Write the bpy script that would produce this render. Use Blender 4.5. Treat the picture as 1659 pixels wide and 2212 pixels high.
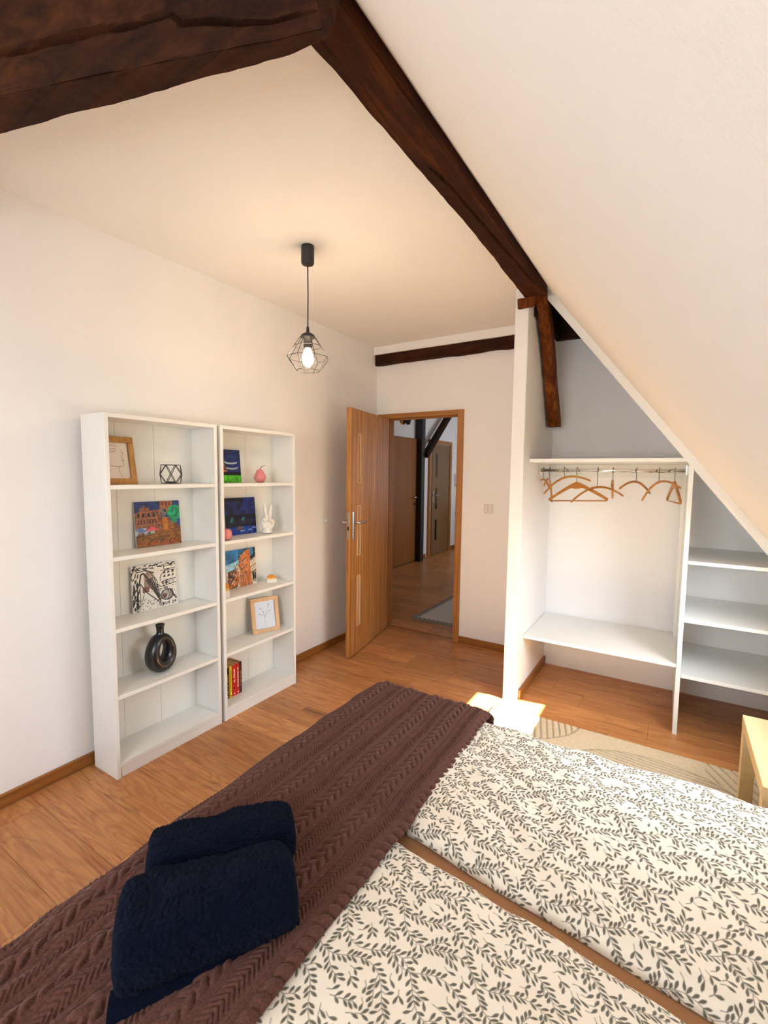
import bpy, bmesh, math, random
import numpy as np
from mathutils import Vector, Matrix

# ------------------------------------------------------------------ scene, camera, light
S = bpy.context.scene
COL = bpy.context.collection
for o in list(bpy.data.objects):
    bpy.data.objects.remove(o)
rnd = random.Random(7)
R = math.radians

# camera (left wall is x=0, floor z=0, far wall y=3.845)
CAM = (2.4918, 0.0, 1.5139)
YAW, PITCH, ROLL, FPX = -0.5574, 0.0829, -0.0111, 1007.03
cd = bpy.data.cameras.new('camera'); cam = bpy.data.objects.new('camera', cd); COL.objects.link(cam)
_f = Vector((math.sin(YAW)*math.cos(PITCH), math.cos(YAW)*math.cos(PITCH), -math.sin(PITCH)))
_r = Vector((math.cos(YAW), -math.sin(YAW), 0)); _d = _f.cross(_r)
_c, _s = math.cos(ROLL), math.sin(ROLL)
right = _c*_r + _s*_d; down = -_s*_r + _c*_d
cam.matrix_world = Matrix(((right.x, -down.x, -_f.x, CAM[0]), (right.y, -down.y, -_f.y, CAM[1]),
                           (right.z, -down.z, -_f.z, CAM[2]), (0, 0, 0, 1)))
cd.sensor_fit = 'VERTICAL'; cd.sensor_height = 36.0; cd.lens = 36.0*FPX/2212.0
cd.clip_start = 0.02; cd.clip_end = 100
S.camera = cam

S.view_settings.view_transform = 'Standard'; S.view_settings.look = 'None'
S.view_settings.gamma = 1.0; S.view_settings.use_curve_mapping = False
S.view_settings.exposure = 0.64

w = bpy.data.worlds.new('sky'); S.world = w; w.use_nodes = True
nt = w.node_tree; bg = nt.nodes['Background']
sky = nt.nodes.new('ShaderNodeTexSky'); sky.sky_type = 'NISHITA'; sky.sun_disc = False
sky.sun_elevation = R(39); sky.sun_rotation = R(100)
nt.links.new(sky.outputs[0], bg.inputs[0]); bg.inputs[1].default_value = 0.25

def lamp(name, kind, energy, color, loc=(0, 0, 0), direction=None, **kw):
    l = bpy.data.lights.new(name, kind); l.energy = energy; l.color = color
    o = bpy.data.objects.new(name, l); COL.objects.link(o); o.location = loc
    if direction is not None:
        o.rotation_euler = Vector(direction).to_track_quat('-Z', 'Y').to_euler()
    for k, v in kw.items(): setattr(l, k, v)
    return o
SUN_DIR = (-1.2, 0.2, -1.0)
lamp('sun', 'SUN', 70.0, (1.0, 0.89, 0.66), (5, 2, 4), SUN_DIR, angle=R(0.6))
# daylight coming in through the roof window on the right (outside the frame)
lamp('roof_window_daylight', 'AREA', 23.0, (0.88, 0.94, 1.0), (3.12, 2.30, 1.27), (-1.0, -0.05, -0.35),
     shape='RECTANGLE', size=0.95, size_y=0.34)
# daylight coming in through the gable window behind the camera
lamp('gable_window_daylight', 'AREA', 30.0, (0.92, 0.96, 1.0), (1.75, -1.33, 1.50), (-0.12, 1, -0.10),
     shape='RECTANGLE', size=1.4, size_y=1.1)
# hallway daylight
lamp('hall_daylight', 'AREA', 17.0, (0.86, 0.92, 1.0), (1.45, 8.0, 1.5), (-1, 0, -0.05),
     shape='RECTANGLE', size=1.2, size_y=1.2)

# ------------------------------------------------------------------ helpers
def lin(c):
    c = np.asarray(c, float)
    return np.where(c <= 0.04045, c/12.92, ((c+0.055)/1.055)**2.4)
def rgb(h):
    return tuple(lin([int(h[i:i+2], 16)/255 for i in (0, 2, 4)])) + (1,)

def tag(o, label=None, cat=None, group=None, kind=None):
    if label: o['label'] = label
    if cat: o['category'] = cat
    if group: o['group'] = group
    if kind: o['kind'] = kind
    return o
def thing(name, label, cat, loc=(0, 0, 0), group=None, rot=(0, 0, 0)):
    o = bpy.data.objects.new(name, None); COL.objects.link(o); o.location = loc; o.rotation_euler = rot
    o.empty_display_size = 0.05
    return tag(o, label, cat, group)
def link(name, me, mat, parent=None, local=False):
    o = bpy.data.objects.new(name, me); COL.objects.link(o)
    if mat is not None and not me.materials: me.materials.append(mat)
    if parent is not None:
        o.parent = parent
        if not local:
            t = Vector((0, 0, 0)); q = parent
            while q is not None: t += q.location; q = q.parent
            o.location = -t
    return o
def me_from(verts, faces, smooth=False):
    me = bpy.data.meshes.new('m'); me.from_pydata([tuple(map(float, v)) for v in verts], [], faces)
    me.validate(); me.update()
    if smooth: me.polygons.foreach_set('use_smooth', [True]*len(me.polygons))
    return me
def me_bm(bm, smooth=False, name='m'):
    bmesh.ops.recalc_face_normals(bm, faces=bm.faces)
    me = bpy.data.meshes.new(name); bm.to_mesh(me); bm.free()
    if smooth: me.polygons.foreach_set('use_smooth', [True]*len(me.polygons))
    return me
def bm_box(bm, x0, x1, y0, y1, z0, z1, bevel=0.0, M=None):
    r = bmesh.ops.create_cube(bm, size=1)
    vs = r['verts']
    for v in vs:
        v.co = Vector(((x0+x1)/2+v.co.x*(x1-x0), (y0+y1)/2+v.co.y*(y1-y0), (z0+z1)/2+v.co.z*(z1-z0)))
    if bevel > 0:
        es = list({e for v in vs for e in v.link_edges})
        rr = bmesh.ops.bevel(bm, geom=es, offset=bevel, segments=1, affect='EDGES')
        vs = list({v for f in rr['faces'] for v in f.verts} | {v for v in vs if v.is_valid})
    if M is not None:
        for v in vs: v.co = M @ v.co
def box(name, x0, x1, y0, y1, z0, z1, mat, parent=None, bevel=0.0, M=None, local=False):
    bm = bmesh.new(); bm_box(bm, x0, x1, y0, y1, z0, z1, bevel, M)
    return link(name, me_bm(bm), mat, parent, local)
def boxes(name, L, mat, parent=None, bevel=0.0):
    bm = bmesh.new()
    for b in L: bm_box(bm, *b, bevel=bevel)
    return link(name, me_bm(bm), mat, parent)
def bm_tube(bm, pts, r, n=8, cap=True, closed=False):
    pts = [Vector(p) for p in pts]; m = len(pts)
    rr = r if isinstance(r, (list, tuple)) else [r]*m
    rings = []; up = None
    for i, p in enumerate(pts):
        if closed: t = pts[(i+1) % m]-pts[i-1]
        else: t = pts[min(i+1, m-1)]-pts[max(i-1, 0)]
        t.normalize()
        if up is None:
            up = t.orthogonal().normalized()
        up = (up-t*up.dot(t)).normalized(); s = t.cross(up)
        rings.append([bm.verts.new(p+(up*math.cos(2*math.pi*k/n)+s*math.sin(2*math.pi*k/n))*rr[i]) for k in range(n)])
    for i in range(m if closed else m-1):
        a, b = rings[i], rings[(i+1) % m]
        for k in range(n):
            bm.faces.new((a[k], a[(k+1) % n], b[(k+1) % n], b[k]))
    if cap and not closed:
        bm.faces.new(rings[0][::-1]); bm.faces.new(rings[-1])
def tube(name, pts, r, mat, parent=None, n=8, closed=False, local=False):
    bm = bmesh.new(); bm_tube(bm, pts, r, n, closed=closed)
    return link(name, me_bm(bm, True), mat, parent, local)
def lathe(name, prof, mat, parent=None, loc=(0, 0, 0), n=32, local=False):
    bm = bmesh.new(); rings = []
    for r, z in prof:
        if r < 1e-6: rings.append([bm.verts.new((loc[0], loc[1], loc[2]+z))])
        else: rings.append([bm.verts.new((loc[0]+r*math.cos(2*math.pi*k/n), loc[1]+r*math.sin(2*math.pi*k/n), loc[2]+z)) for k in range(n)])
    for a, b in zip(rings, rings[1:]):
        for k in range(n):
            k2 = (k+1) % n
            if len(a) == 1: bm.faces.new((a[0], b[k], b[k2]))
            elif len(b) == 1: bm.faces.new((a[k], a[k2], b[0]))
            else: bm.faces.new((a[k], a[k2], b[k2], b[k]))
    return link(name, me_bm(bm, True), mat, parent, local)
def grid(name, P, mat, parent=None, col=None, smooth=True, back=None):
    """P: (nu,nv,3) array of points -> quad grid; col: (nu,nv,3) linear colours stored on the points."""
    nu, nv = P.shape[:2]
    co = P.reshape(-1, 3).astype(np.float32)
    i, j = np.meshgrid(np.arange(nu-1), np.arange(nv-1), indexing='ij')
    a = (i*nv+j).ravel()
    F = np.stack([a, a+nv, a+nv+1, a+1], 1).astype(np.int32)
    if back is not None:      # closed slab: vector from the front grid to the back face (4 corners of rim strip)
        rim = np.concatenate([np.arange(nv), np.arange(1, nu)*nv+nv-1, (nu-1)*nv+np.arange(nv-2, -1, -1), np.arange(nu-2, 0, -1)*nv])
        n0 = len(co); m = len(rim)
        co = np.concatenate([co, co[rim]+np.array(back, np.float32)])
        k = np.arange(m); k2 = (k+1) % m
        F2 = np.stack([rim[k], rim[k2], n0+k2, n0+k], 1).astype(np.int32)
        F = np.concatenate([F, F2])
        col_extra = m
    nF = len(F)
    me = bpy.data.meshes.new(name)
    me.vertices.add(len(co)); me.vertices.foreach_set('co', co.ravel())
    nb = 0
    loops = F.ravel()
    starts = np.arange(nF)*4
    if back is not None:
        c4 = np.array([n0, n0+nv-1, n0+nv-1+nu-1, n0+nv-1+nu-1+nv-1], np.int32)
        loops = np.concatenate([loops, n0+np.arange(m, dtype=np.int32)[::-1]]); starts = np.append(starts, nF*4)
    me.loops.add(len(loops)); me.loops.foreach_set('vertex_index', loops.astype(np.int32))
    me.polygons.add(len(starts)); me.polygons.foreach_set('loop_start', starts.astype(np.int32))
    me.polygons.foreach_set('use_smooth', np.full(len(starts), smooth))
    me.update(calc_edges=True)
    if col is not None:
        at = me.color_attributes.new('Col', 'FLOAT_COLOR', 'POINT')
        c = np.ones((len(co), 4), np.float32); c[:nu*nv, :3] = col.reshape(-1, 3)
        if back is not None: c[nu*nv:, :3] = 0.75
        at.data.foreach_set('color', c.ravel())
    return link(name, me, mat, parent)

# numpy value noise
_rs = np.random.RandomState(3); _T = _rs.rand(64, 64, 64)
def noise(x, y, z=0.0):
    x, y, z = np.broadcast_arrays(np.asarray(x, float), np.asarray(y, float), np.asarray(z, float))
    xi, yi, zi = np.floor(x).astype(int), np.floor(y).astype(int), np.floor(z).astype(int)
    fx, fy, fz = x-xi, y-yi, z-zi
    fx, fy, fz = [f*f*(3-2*f) for f in (fx, fy, fz)]
    g = lambda a, b, c: _T[(xi+a) % 64, (yi+b) % 64, (zi+c) % 64]
    l = lambda a, b, t: a+(b-a)*t
    return l(l(l(g(0,0,0), g(1,0,0), fx), l(g(0,1,0), g(1,1,0), fx), fy),
             l(l(g(0,0,1), g(1,0,1), fx), l(g(0,1,1), g(1,1,1), fx), fy), fz)*2-1
def fbm(x, y, z=0.0, o=3):
    s = 0; a = 1.0
    for k in range(o):
        s = s+a*noise(np.asarray(x)*2**k+17*k, np.asarray(y)*2**k+31*k, np.asarray(z)*2**k); a *= 0.5
    return s
def sstep(a, b, x):
    t = np.clip((x-a)/(b-a), 0, 1); return t*t*(3-2*t)

# ------------------------------------------------------------------ materials
def mat(name, color=(0.8, 0.8, 0.8, 1), rough=0.5, metal=0.0, **kw):
    m = bpy.data.materials.new(name); m.use_nodes = True
    b = m.node_tree.nodes['Principled BSDF']
    b.inputs['Base Color'].default_value = color; b.inputs['Roughness'].default_value = rough
    b.inputs['Metallic'].default_value = metal
    for k, v in kw.items(): b.inputs[k].default_value = v
    return m
def N(m, t, **kw):
    n = m.node_tree.nodes.new(t)
    for k, v in kw.items():
        if k in n.inputs: n.inputs[k].default_value = v
        else: setattr(n, k, v)
    return n
def L(m, a, b): m.node_tree.links.new(a, b)
def coords(m, scale=(1, 1, 1), rnd_off=False, src='Object'):
    tc = N(m, 'ShaderNodeTexCoord'); mp = N(m, 'ShaderNodeMapping'); mp.inputs['Scale'].default_value = scale
    L(m, tc.outputs[src], mp.inputs['Vector'])
    if rnd_off:
        oi = N(m, 'ShaderNodeObjectInfo'); mu = N(m, 'ShaderNodeMath', operation='MULTIPLY'); mu.inputs[1].default_value = 37.0
        L(m, oi.outputs['Random'], mu.inputs[0]); cb = N(m, 'ShaderNodeCombineXYZ')
        for k in range(3): L(m, mu.outputs[0], cb.inputs[k])
        L(m, cb.outputs[0], mp.inputs['Location'])
    return mp.outputs[0]
def noise_tex(m, vec, scale, detail=4, rough=0.6, dist=0.0):
    n = N(m, 'ShaderNodeTexNoise'); n.inputs['Scale'].default_value = scale; n.inputs['Detail'].default_value = detail
    n.inputs['Roughness'].default_value = rough; n.inputs['Distortion'].default_value = dist
    L(m, vec, n.inputs['Vector']); return n.outputs[0]
def ramp(m, fac, stops):
    r = N(m, 'ShaderNodeValToRGB'); e = r.color_ramp.elements
    while len(e) > 1: e.remove(e[-1])
    e[0].position = stops[0][0]; e[0].color = stops[0][1]
    for p, c in stops[1:]:
        k = e.new(p); k.color = c
    L(m, fac, r.inputs[0]); return r.outputs[0]
def mix(m, fac, a, b, mode='MIX'):
    n = N(m, 'ShaderNodeMix'); n.data_type = 'RGBA'; n.blend_type = mode
    if isinstance(fac, float): n.inputs[0].default_value = fac
    else: L(m, fac, n.inputs[0])
    for s, i in ((a, 6), (b, 7)):
        if isinstance(s, tuple): n.inputs[i].default_value = s
        else: L(m, s, n.inputs[i])
    return n.outputs[2]
def bump(m, h, strength=0.3, dist=0.002):
    b = N(m, 'ShaderNodeBump'); b.inputs['Strength'].default_value = strength; b.inputs['Distance'].default_value = dist
    L(m, h, b.inputs['Height']); L(m, b.outputs[0], m.node_tree.nodes['Principled BSDF'].inputs['Normal'])
def setc(m, c): L(m, c, m.node_tree.nodes['Principled BSDF'].inputs['Base Color'])
def setr(m, c): L(m, c, m.node_tree.nodes['Principled BSDF'].inputs['Roughness'])

def paint(name, c, bumpy=0.12):
    m = mat(name, c, 0.75); v = coords(m)
    n = noise_tex(m, v, 3.0, 3); setc(m, mix(m, n, tuple(x*0.97 for x in c[:3])+(1,), tuple(min(1, x*1.02) for x in c[:3])+(1,)))
    bump(m, noise_tex(m, v, 160, 3), bumpy, 0.002); return m
M_wall = paint('wall_paint', (0.89, 0.868, 0.852, 1))
M_ceil = paint('ceiling_paint', (0.90, 0.875, 0.845, 1))
M_white = mat('white_laminate', (0.83, 0.83, 0.80, 1), 0.35)
v = coords(M_white); bump(M_white, noise_tex(M_white, v, 90, 2), 0.04, 0.001)
M_whiteb = mat('white_board', (0.82, 0.81, 0.75, 1), 0.5)
M_seam = mat('seam_shadow_gap', (0.35, 0.32, 0.26, 1), 0.8)

def wood_floor():
    m = mat('oak_laminate', rough=0.34)
    v = coords(m, (1.0, 1, 1), True)
    mp2 = N(m, 'ShaderNodeMapping'); mp2.inputs['Scale'].default_value = (0.9, 7.0, 1); L(m, v, mp2.inputs['Vector'])
    big = noise_tex(m, mp2.outputs[0], 1.6, 6, 0.6, 1.6)
    mp3 = N(m, 'ShaderNodeMapping'); mp3.inputs['Scale'].default_value = (3.0, 90.0, 1); L(m, v, mp3.inputs['Vector'])
    fine = noise_tex(m, mp3.outputs[0], 1.0, 5, 0.7, 0.4)
    mp4 = N(m, 'ShaderNodeMapping'); mp4.inputs['Scale'].default_value = (0.75, 4.2, 1); L(m, v, mp4.inputs['Vector'])
    rg = noise_tex(m, mp4.outputs[0], 1.5, 2, 0.45, 0.5)
    mm = N(m, 'ShaderNodeMath', operation='MULTIPLY'); mm.inputs[1].default_value = 85.0; L(m, rg, mm.inputs[0])
    sn = N(m, 'ShaderNodeMath', operation='SINE'); L(m, mm.outputs[0], sn.inputs[0])
    c1 = ramp(m, big, [(0.3, rgb('95542a')), (0.5, rgb('b57240')), (0.72, rgb('cc8f56'))])
    c2 = mix(m, ramp(m, fine, [(0.35, (1, 1, 1, 1)), (0.62, (0.35, 0.35, 0.35, 1))]), rgb('d6a064'), c1)
    c3 = mix(m, ramp(m, sn.outputs[0], [(0.0, (0, 0, 0, 1)), (0.9, (0.26, 0.26, 0.26, 1))]), c2, rgb('844420'))
    kn = noise_tex(m, mp2.outputs[0], 3.3, 2, 0.5, 0.2)
    c4 = mix(m, ramp(m, kn, [(0.66, (0, 0, 0, 1)), (0.76, (0.8, 0.8, 0.8, 1))]), c3, rgb('6b341f'))
    oi = N(m, 'ShaderNodeObjectInfo')
    tone = ramp(m, oi.outputs['Random'], [(0, (0.78, 0.76, 0.74, 1)), (0.5, (0.92, 0.91, 0.90, 1)), (1, (1.08, 1.08, 1.07, 1))])
    setc(m, mix(m, 1.0, c4, tone, 'MULTIPLY'))
    bump(m, fine, 0.06, 0.001); setr(m, ramp(m, fine, [(0.2, (0.30, 0.30, 0.30, 1)), (0.8, (0.42, 0.42, 0.42, 1))])); return m
M_floor = wood_floor()
M_gap = mat('floor_gap', rgb('6b3c20'), 0.9)

def grained(name, cols, axis=2, fine=80, rough=0.45, across=(1, 1), bumps=0.1, dist=0.5, wave=None, rndo=True):
    """wood whose grain runs along one object axis"""
    m = mat(name, rough=rough); sc = [fine*across[0], fine*across[0], fine*across[0]]; sc[axis] = fine*0.02*across[1]
    v = coords(m, tuple(sc), rndo); n = noise_tex(m, v, 1.0, 5, 0.65, dist)
    st = [(0.28+0.44*i/(len(cols)-1), rgb(c)) for i, c in enumerate(cols)]
    setc(m, ramp(m, n, st)); bump(m, n, bumps, 0.001); return m
M_door = grained('door_veneer', ['7d4a1c', 'a0682e', 'bd8544', 'cd9a58'], 2, 55, 0.42, (1, 1))
M_doorframe = grained('door_frame_veneer', ['8c5829', 'a87035', 'bd8646'], 2, 60, 0.42)
M_doorframeh = grained('door_head_veneer', ['8c5829', 'a87035', 'bd8646'], 0, 60, 0.42)
M_basey = grained('skirting_wood_y', ['74441c', '925a26', 'a87034'], 1, 60, 0.45)
M_basex = grained('skirting_wood_x', ['74441c', '925a26', 'a87034'], 0, 60, 0.45)
M_halldoor = grained('hall_door_veneer', ['8a5014', '955a18', '9e621c'], 2, 20, 0.5)
M_halldoor2 = grained('hall_door_zebra_veneer', ['6b4a2e', '80603c', '94714a'], 2, 55, 0.45)
M_frameoak = grained('frame_oak', ['9a6a35', 'b58447', 'cfa263'], 2, 70, 0.45)
M_framelight = grained('frame_light_oak', ['c59a6c', 'd4ad80', 'dfbd92'], 2, 70, 0.5)
M_hanger = grained('hanger_beech', ['96591c', 'b67830', 'cc9548'], 0, 60, 0.35)
M_birch = grained('table_birch_effect', ['d2b987', 'dac292', 'e0ca9c'], 1, 40, 0.42, bumps=0.03)

def beam_mat(name, c0, c1, c2, axis=1):
    m = mat(name, rough=0.75, **{'Specular IOR Level': 0.15}); sc = [22, 22, 22]; sc[axis] = 2.0
    v = coords(m, tuple(sc)); n = noise_tex(m, v, 1.0, 8, 0.7, 0.8)
    v2 = coords(m, (3, 3, 3)); n2 = noise_tex(m, v2, 1.0, 3, 0.6, 0.3)
    a = ramp(m, n, [(0.32, rgb(c0)), (0.52, rgb(c1)), (0.72, rgb(c2))])
    setc(m, mix(m, ramp(m, n2, [(0.35, (0, 0, 0, 1)), (0.68, (0.6, 0.6, 0.6, 1))]), a, rgb(c0)))
    sc2 = [60, 60, 60]; sc2[axis] = 150
    v3 = coords(m, tuple(sc2)); n3 = noise_tex(m, v3, 1.0, 3, 0.7, 0.5)
    ad = N(m, 'ShaderNodeMath', operation='ADD'); L(m, n, ad.inputs[0]); L(m, n3, ad.inputs[1])
    bump(m, ad.outputs[0], 0.55, 0.004); return m
M_beam = beam_mat('stained_beam', '200c02', '401c05', '63310b', 1)
M_beamx = beam_mat('stained_beam_x', '1e0c04', '41200c', '633618', 0)
M_beamdark = beam_mat('dark_beam', '1c0d05', '2e1809', '44240f', 0)
M_strut = beam_mat('stained_strut', '3c1605', '733a10', '9c5a22', 2)
M_crack = mat('crack_shadow', rgb('140904'), 0.95)

M_steel = mat('brushed_steel', (0.62, 0.60, 0.57, 1), 0.28, 1.0)
M_chrome = mat('chrome', (0.78, 0.77, 0.74, 1), 0.12, 1.0)
M_wire = mat('hook_wire', (0.16, 0.14, 0.11, 1), 0.4, 0.8)
M_black = mat('black_metal', (0.018, 0.017, 0.016, 1), 0.42)
M_blackmatte = mat('black_plastic', (0.02, 0.02, 0.02, 1), 0.55)
M_vase = mat('black_ceramic', (0.008, 0.008, 0.009, 1), 0.36); M_vase.node_tree.nodes['Principled BSDF'].inputs['Coat Weight'].default_value = 0.3
M_pink = mat('pink_glaze', rgb('d98383'), 0.18); M_pink.node_tree.nodes['Principled BSDF'].inputs['Coat Weight'].default_value = 0.5
M_stem = mat('stem_brown', rgb('8a5f45'), 0.5)
M_plaster = mat('white_ceramic', (0.80, 0.77, 0.71, 1), 0.4)
M_glassf = mat('frosted_glass', rgb('a98d5c'), 0.35)
M_darkglass = mat('dark_glass', rgb('2b1c12'), 0.2)
M_switch = mat('switch_plastic', (0.80, 0.74, 0.66, 1), 0.35)
M_plasticw = mat('white_plastic', (0.75, 0.76, 0.77, 1), 0.4)
M_bulb = mat('lit_bulb', (1, 0.9, 0.7, 1), 0.3)
_b = M_bulb.node_tree.nodes['Principled BSDF']; _b.inputs['Emission Color'].default_value = (1, 0.82, 0.52, 1); _b.inputs['Emission Strength'].default_value = 14.0
M_darkpost = mat('dark_painted_post', (0.012, 0.012, 0.014, 1), 0.45)
M_darkcab = mat('dark_cabinet', (0.012, 0.010, 0.009, 1), 0.4)
M_gold = mat('brass', (0.55, 0.36, 0.13, 1), 0.3, 1.0)

def attr_mat(name, rough=0.6, fiber=0, **kw):
    m = mat(name, rough=rough, **kw); a = N(m, 'ShaderNodeAttribute'); a.attribute_name = 'Col'; setc(m, a.outputs['Color'])
    if fiber:
        v = coords(m, (fiber,)*3); bump(m, noise_tex(m, v, 1.0, 3), 0.35, 0.001)
    return m
M_print = attr_mat('printed_cotton', 0.85, 900)
M_art = attr_mat('acrylic_paint', 0.45, 260)
M_paper = attr_mat('printed_paper', 0.35)
M_rug = attr_mat('rug_wool', 0.95, 420)
def plush(name, c_lo, c_hi, sc, sheen=0.5, st=0.5, tint=(1, 0.9, 0.88, 1)):
    m = mat(name, rough=1.0, **{'Specular IOR Level': 0.08}); v = coords(m); n = noise_tex(m, v, sc, 4, 0.7)
    setc(m, ramp(m, n, [(0.3, rgb(c_lo)), (0.7, rgb(c_hi))])); bump(m, n, st, 0.003)
    b = m.node_tree.nodes['Principled BSDF']; b.inputs['Sheen Weight'].default_value = sheen
    b.inputs['Sheen Roughness'].default_value = 0.4; b.inputs['Sheen Tint'].default_value = tint; return m
M_throw = plush('brown_plush', '4a3029', '67443b', 260, 0.35, 0.35, (0.75, 0.55, 0.5, 1))
M_towel = plush('navy_terry', '050913', '0b1329', 420, 0.05, 1.0, (0.35, 0.42, 0.6, 1))
M_sheet = mat('tan_sheet', rgb('b98861'), 0.85); v = coords(M_sheet); bump(M_sheet, noise_tex(M_sheet, v, 500, 3), 0.3, 0.001)
M_mattress = mat('mattress_ticking', (0.78, 0.66, 0.6, 1), 0.85)
M_bedwood = grained('bed_frame_wood', ['7b5a3a', '8d6a47', '9d7a55'], 1, 50, 0.5)

# ------------------------------------------------------------------ room shell
SL = lambda x: 4.930-1.285*x          # underside of the sloping ceiling
tag(box('wall_left', -0.14, 0.0, -1.45, 3.845, -0.05, 2.78, M_wall), kind='structure')
DX0, DX1, DZ = 0.115, 0.850, 2.03      # door opening
wf = boxes('wall_far', [(-1.30, 0.03, 3.845, 3.985, -0.05, 2.78), (0.895, 1.66, 3.845, 3.985, -0.05, 2.78), (0.03, 0.895, 3.845, 3.985, 2.06, 2.78)], M_wall)
tag(wf, kind='structure')
tag(box('wall_partition', 1.575, 1.66, 3.012, 3.845, -0.05, 2.78, M_wall, bevel=0.004), kind='structure')
tag(box('wall_niche', 1.62, 3.75, 3.80, 3.985, -0.05, 3.00, M_wall), kind='structure')
tag(box('wall_knee', 3.50, 3.66, -1.45, 3.98, -0.05, 0.47, M_wall), kind='structure')
# gable wall behind the camera with a window
wb = boxes('wall_back', [(-0.14, 1.05, -1.45, -1.30, -0.05, 2.78), (2.45, 3.62, -1.45, -1.30, -0.05, 2.78), (1.05, 2.45, -1.45, -1.30, -0.05, 0.95), (1.05, 2.45, -1.45, -1.30, 2.05, 2.78)], M_wall)
tag(wb, kind='structure')
wn = boxes('window_1', [(1.05, 1.11, -1.42, -1.36, 0.95, 2.05), (2.39, 2.45, -1.42, -1.36, 0.95, 2.05), (1.11, 2.39, -1.42, -1.36, 0.95, 1.01), (1.11, 2.39, -1.42, -1.36, 1.99, 2.05), (1.72, 1.78, -1.42, -1.36, 1.01, 1.99)], M_white)
tag(wn, kind='structure')
tag(boxes('ceiling', [(-0.14, 1.78, -1.45, 3.05, 2.70, 2.82), (-0.14, 1.62, 3.05, 3.985, 2.70, 2.82)], M_ceil), kind='structure')

# sloping ceiling with the roof window opening (trapezoid, right of the frame)
def slope_panel():
    hx0, hx1 = 2.880, 3.049
    H = [(hx0, 1.76), (hx1, 1.80), (hx1, 2.884), (hx0, 2.762)]      # opening corners (x, y)
    X0, X1, Y0, Y1 = 1.70, 3.60, -1.45, 3.165
    outer = [(X0, Y0), (X1, Y0), (X1, Y1), (X0, Y1)]
    nrm = Vector((1.285, 0, 1)).normalized()
    vs = []; fs = []
    def q(ps):
        b = len(vs)
        for (x, y) in ps: vs.append(Vector((x, y, SL(x))))
        for (x, y) in ps: vs.append(Vector((x, y, SL(x)))+nrm*0.03)
        fs.append([b, b+1, b+2, b+3]); fs.append([b+7, b+6, b+5, b+4])
        for i in range(4):
            j = (i+1) % 4; fs.append([b+i, b+4+i, b+4+j, b+j])
    for i in range(4):
        j = (i+1) % 4
        q([outer[i], outer[j], H[j], H[i]])
    return me_from(vs, fs)
sc_ = tag(link('ceiling_slope', slope_panel(), M_ceil), kind='structure')
tag(box('ceiling_right', 3.50, 3.66, -1.45, 3.98, 0.47, 0.62, M_ceil), kind='structure')
# roof window: frame around the opening, outside
nrm = Vector((1.285, 0, 1)).normalized()
def roof_frame():
    bm = bmesh.new()
    c = [(2.868, 1.745), (3.061, 1.785), (3.061, 2.900), (2.868, 2.774)]
    P = [Vector((x, y, SL(x)))+nrm*0.035 for x, y in c]
    for i in range(4): 
        a, b = P[i], P[(i+1) % 4]; bm_tube(bm, [a, b], 0.012, 4)
    return me_bm(bm)
tag(link('window_2', roof_frame(), M_white), kind='structure')

# trim along the cut edge of the slope over the wardrobe niche
def slope_trim():
    vs = []; off = nrm
    for x in (1.69, 3.50):
        base = Vector((x, 0, SL(x)))
        for d, y in ((0.0005, 3.12), (-0.042, 3.12), (-0.042, 3.165), (0.0005, 3.165)):
            p = base+off*d; vs.append((p.x, y, p.z))
    return me_from(vs, [(0, 1, 5, 4), (1, 2, 6, 5), (2, 3, 7, 6), (3, 0, 4, 7), (0, 3, 2, 1), (4, 5, 6, 7)])
tag(link('trim_1', slope_trim(), M_white), kind='structure')
# unseen niche roof, painted pale to brighten the niche; dark boards under its top
def niche_roof():
    vs = []
    for x, y in ((1.57, 3.00), (3.70, 3.00), (3.70, 4.0), (1.57, 4.0)):
        vs.append(Vector((x, y, SL(x)+0.085)))
    vs += [p+nrm*0.03 for p in vs]
    return me_from(vs, [(3, 2, 1, 0), (4, 5, 6, 7), (0, 1, 5, 4), (1, 2, 6, 5), (2, 3, 7, 6), (3, 0, 4, 7)])
tag(link('ceiling_niche', niche_roof(), M_ceil), kind='structure')
def sheathing():
    vs = []; c_ = [(1.662, 3.17), (1.965, 3.17), (1.965, 3.797), (1.662, 3.797)]
    for x, y in c_: vs.append(Vector((x, y, SL(x)+0.062)))
    vs += [p+nrm*0.012 for p in vs]
    return me_from(vs, [(3, 2, 1, 0), (4, 5, 6, 7), (0, 1, 5, 4), (1, 2, 6, 5), (2, 3, 7, 6), (3, 0, 4, 7)])
tag(link('trim_5', sheathing(), M_beamdark), kind='structure')

# casing above the far wall
tag(box('trim_2', 0.0, 1.575, 3.785, 3.845, 2.630, 2.70, M_ceil), kind='structure')

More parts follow.
